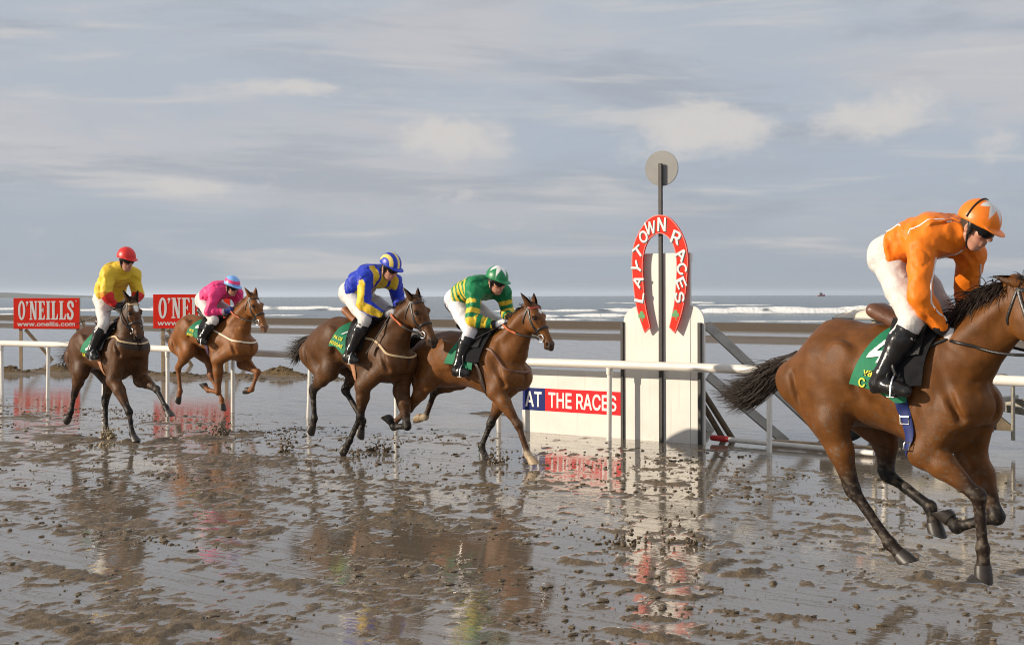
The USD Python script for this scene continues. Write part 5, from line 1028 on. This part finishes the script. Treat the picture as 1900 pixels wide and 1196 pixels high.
def two(c0, c1, m): return lerp_rows(np.repeat(np.array([c0], float), len(m), 0), c1, m)
band = lambda x, per, ph=0., duty=.5, s=.04: sm(.5 - s, .5 + s, .5 + .5 * np.sign(duty - (((x / per + ph) % 1))) * np.minimum(1, 12 * np.minimum(np.abs(((x / per + ph) % 1) - duty), np.minimum((x / per + ph) % 1, 1 - (x / per + ph) % 1))))
OR, BL, YE, GR, PK, RD, LB = (.78, .185, .006), (.010, .035, .42), (.74, .50, .035), (.006, .19, .065), (.78, .045, .20), (.62, .018, .014), (.20, .42, .80)
def star5(lv, r0, cx=.0):
    x, y = lv[:, 0] - cx, lv[:, 1]; r = np.hypot(x, y); t = (np.arctan2(y, x) % (2 * math.pi / 6)) / (2 * math.pi / 6); return sm(1.06, .94, r / (r0 * (.45 + .55 * np.abs(2 * t - 1)))) * (lv[:, 2] > .03)
def jk_orange(V, ts, arm, ang, bl, on): return two(OR, OR, ts * 0)
def jk_blue(V, ts, arm, ang, bl, on):
    m_arm = (np.abs(ang - 5) < 44) * on; x = np.abs(V[:, 1]); m_body = (~on) * ((np.abs(V[:, 1]) < .065) & (bl < 0) | ((x > .090) & (x < .150) & (bl < .09)))
    return two(BL, YE, np.clip(m_arm + m_body, 0, 1).astype(float))
def jk_green(V, ts, arm, ang, bl, on):
    hb = np.where(ts < .72, band(ts, .130, .1), 0); ha = np.where(arm > .07, band(arm, .105, .35), 0); return two(GR, YE, np.where(on, ha, hb))
def jk_pink(V, ts, arm, ang, bl, on): return two(PK, (.70, .60, .66), np.where(on & (arm > .46), 1., 0))
def jk_yellow(V, ts, arm, ang, bl, on): return two(YE, RD, np.where(on, sm(.255, .27, arm), 0))
hl = lambda c: (lambda lv: np.repeat(np.array([c], float), len(lv), 0))
# ---------------------------------------------------------------- the five horses and riders
H1, H2 = .0115, .0145
BLK = (.011, .009, .008)
SPEC = dict(
 orange=dict(name='horse', label='bay racehorse with a blue girth, nearest the camera and cut by the right edge', h=H1, base=(.120, .0445, .0098), points=BLK, legdark=(.92, 1, .95, 1), manecol=hair_black, girthmat=web_blue, rein=None, seatmat=leather_brown, flapmat=leather_black,
   tail=dict(path=[(-1.56, -.01, 1.24), (-1.72, -.03, 1.10), (-1.87, -.05, 1.02)], n=1900, w=.08, mat=hair_black, dockmat=hair_black, flick=(-.09, -.02, .06), hw=.005), digit=dict(t='4', h=.185, dx=-.155, z=1.335, rot=.12, shear=.55), lines=[('va', -.13, 1.268, .042, -.12), ('C', -.165, 1.198, .052, -.05)]),
 blue=dict(name='horse', label='dark bay racehorse in green cloth number 9, ridden by the blue and yellow jockey', h=H2, base=(.080, .0315, .0088), points=BLK, manecol=hair_black, girthmat=web_tan, breast=web_cream, rein=rein_orange, seatmat=plain('tan_saddle', (.26, .10, .035), .4, .2, 20), flapmat=leather_black,
   tail=dict(path=[(-.70, .0, 1.26), (-.82, -.04, 1.13), (-.90, -.06, 1.00)], n=420, w=.06, mat=hair_black, dockmat=hair_black, flick=(-.13, -.02, .07), hw=.008), digit=dict(t='9', h=.125, dx=-.10, z=1.345, rot=-.05, shear=.95), lines=[('PA OS', -.16, 1.300, .032, -.24), ('AOOOAS', -.215, 1.245, .036, -.26)]),
 green=dict(name='horse', label='bright bay racehorse with one pale front foot, beside the white banner', h=H2, base=(.138, .050, .0108), points=BLK, legdark=(.55, 1, .5, .85), pale=(0, 3), manecol=hair_black, girthmat=leather_dark, breast=leather_brown, rein=rein_orange, star=[(.020, .22, .005)], seatmat=leather_black, flapmat=leather_black, browmat=plain('red_brow_band', (.30, .04, .02), .5),
   tail=dict(path=[(-.86, .0, 1.28), (-1.0, .02, 1.22), (-1.15, .04, 1.10)], n=200, w=.05, mat=hair_black, dockmat=hair_black, hw=.008)),
 pink=dict(name='horse', label='chestnut racehorse in green cloth number 3, ridden by the pink jockey', h=H2, base=(.190, .068, .0155), points=(.20, .072, .026), legdark=(.55, .55, .55, .55), manecol=hair_red, girthmat=web_purple, breast=web_white, rein=rein_orange, star=[(.022, .24, 0)], seatmat=leather_black, flapmat=leather_black, muzzle=(.20, .10, .06),
   tail=dict(path=[(-.98, 0, 1.13), (-1.10, -.02, 1.10), (-1.20, -.02, 1.13)], n=200, w=.055, mat=hair_brown, dockmat=hair_brown, hw=.009), digit=dict(t='3', h=.15, dx=-.085, z=1.30, rot=-.02, shear=.75), lines=[('POS', -.155, 1.250, .036, -.16), ('AOOO', -.21, 1.195, .036, -.14)]),
 yellow=dict(name='horse', label='dark brown racehorse with a white star, leftmost, ridden by the yellow jockey', h=H2, base=(.078, .0305, .0088), points=BLK, manecol=hair_black, girthmat=web_tan, breast=web_cream, star=[(.034, .22, .0), (.016, .26, .01)], seatmat=leather_dark, flapmat=leather_dark, browmat=web_cream,
   tail=dict(path=[(-1.56, 0, 1.10), (-1.70, -.02, .96), (-1.76, -.02, .82)], n=170, w=.08, mat=hair_black, dockmat=hair_black, flick=(-.22, -.03, .10), hw=.008), digit=dict(t='1', h=.13, dx=-.10, z=1.10, rot=.05, shear=.6), lines=[('OA', -.17, 1.025, .036, -.1)]),
)
def x_orange(root, hm, J, hp, bend, FJ, ax, bk, loc, rz, O):
    def seam(pts, r=.0055, nm='piping'):
        p = FJ.project(curve(pts, 16), .001); put(nm, tube(p, r, 6), piping_white, root, smooth=True)
    seam([bend(.12) + bk * .10 + np.array([0, -.12, 0]), bend(.30) + bk * .09 + np.array([0, -.13, 0]), bend(.46) + bk * .06 + np.array([0, -.15, 0])]); seam([J['rsh'] + bk * .08 + ax * -.02, J['rsh'] + bk * .09 + ax * .06 + np.array([0, .06, 0]), J['neck'] + bk * .05 + np.array([0, -.05, 0])])
    for s in 'rl': seam([J[s + 'sh'] + np.array([.05, 0, -.05]), lerp(J[s + 'sh'], J[s + 'elb'], .55) + np.array([.07, 0, 0]), J[s + 'elb'] + np.array([.06, 0, .0]), J[s + 'wr'] + np.array([.03, 0, .04])], .006)
    seam([J['neck'] - bk * .06 + np.array([.02, 0, 0]), bend(.75) - bk * .12, bend(.6) - bk * .12])
    th = np.linspace(-1.57, 1.57, 24); put('head_band', tube([hp(-.035, math.sin(t) * .110, .040 + math.cos(t) * .123) for t in th], .005, 6), strap_black, hm, smooth=True)
def whip(name, label, a, b, loc, rz, O, parent=None, r0=.010, flap=None):
    t = thing(name, label, 'whip', loc, rz, group=None); a, b = np.array(a) - O, np.array(b) - O
    put('handle', tube([a, lerp(a, b, .28)], [.012, .011], 8), strap_black, t, smooth=True); put('shaft', tube([lerp(a, b, .27), lerp(a, b, .82)], [.008, .005], 8), leather_black, t, smooth=True); put('flap', beam(lerp(a, b, .80), b, .028, .006), flap or leather_black, t)
RID = dict(
 orange=dict(label='jockey in orange silks and orange cap crouched over the nearest horse', h=.0075, jacket=jk_orange, helmet=lambda lv: lerp_rows(hl(OR)(lv), (.62, .62, .60), star5(lv, .085, .035)), glove='white', cuff=strap_black, extra=x_orange),
 blue=dict(label='jockey in blue silks with yellow stripes and a striped cap', h=.0095, jacket=jk_blue, helmet=lambda lv: lerp_rows(hl(BL)(lv), (.78, .60, .15), band(lv[:, 1], .070, .30, .40) * (lv[:, 2] > .045)), glove='grey', cuff=strap_black),
 green=dict(label='jockey in green and yellow hooped silks with a green starred cap', h=.0095, jacket=jk_green, helmet=lambda lv: lerp_rows(hl(GR)(lv), (.78, .78, .76), star5(lv, .105, .01)), glove='white', cuff=strap_black, breeches=(.70, .68, .73), collar=(.6, .6, .58)),
 pink=dict(label='jockey in pink silks with a blue and pink hooped cap', h=.0105, jacket=jk_pink, helmet=lambda lv: lerp_rows(hl(LB)(lv), PK, sm(.062, .066, lv[:, 2]) * sm(.110, .106, lv[:, 2])), glove='blue', breeches=(.60, .57, .55), collar=PK),
 yellow=dict(label='jockey in yellow silks with red lower sleeves and red cap', h=.0105, jacket=jk_yellow, helmet=hl(RD), glove='black'),
)
for key in ('orange', 'blue', 'green', 'pink', 'yellow'):
    S = dict(SPEC[key]); S['rider'] = RIDERS[key]
    build_horse(key, **S)
for key in ('orange', 'blue', 'green', 'pink', 'yellow'):
    root, J, loc, rz, O = build_rider(key, **RID[key]); R = {k: np.array(v) for k, v in RIDERS[key].items() if k not in ('pitch', 'yaw')}; hd = R['rhand']
    if key == 'orange': whip('riding_whip', 'black whip pointing down along the boot of the orange jockey', hd + [.03, -.01, .03], hd + [-.45, -.28, -.22], loc, rz, O)
    if key == 'blue': whip('riding_whip', 'dark whip hanging down from the hand of the blue and yellow jockey', hd + [.02, 0, .04], hd + [-.20, -.20, -.42], loc, rz, O)
    if key == 'green': whip('riding_whip', 'dark whip slanting back past the boot of the green and yellow jockey', hd + [.05, 0, .02], hd + [-.48, -.27, -.28], loc, rz, O)
    if key == 'yellow': whip('riding_whip', 'long dark whip held out behind by the yellow jockey', hd + [.06, 0, .03], hd + [-.62, -.26, -.22], loc, rz, O)
# ---------------------------------------------------------------- the air
air = usdkit.material(stage, '/World/Looks/air', {'v': ('principled_volume', {'color': (.80, .87, .95), 'density': 0.00007, 'anisotropy': 0.3})}, [], volume='v.volume')
hb_ = trimesh.creation.box((60000, 60000, 75)); hb_.apply_translation((0, 0, 36)); put('haze', hb_, air, kind='stuff')
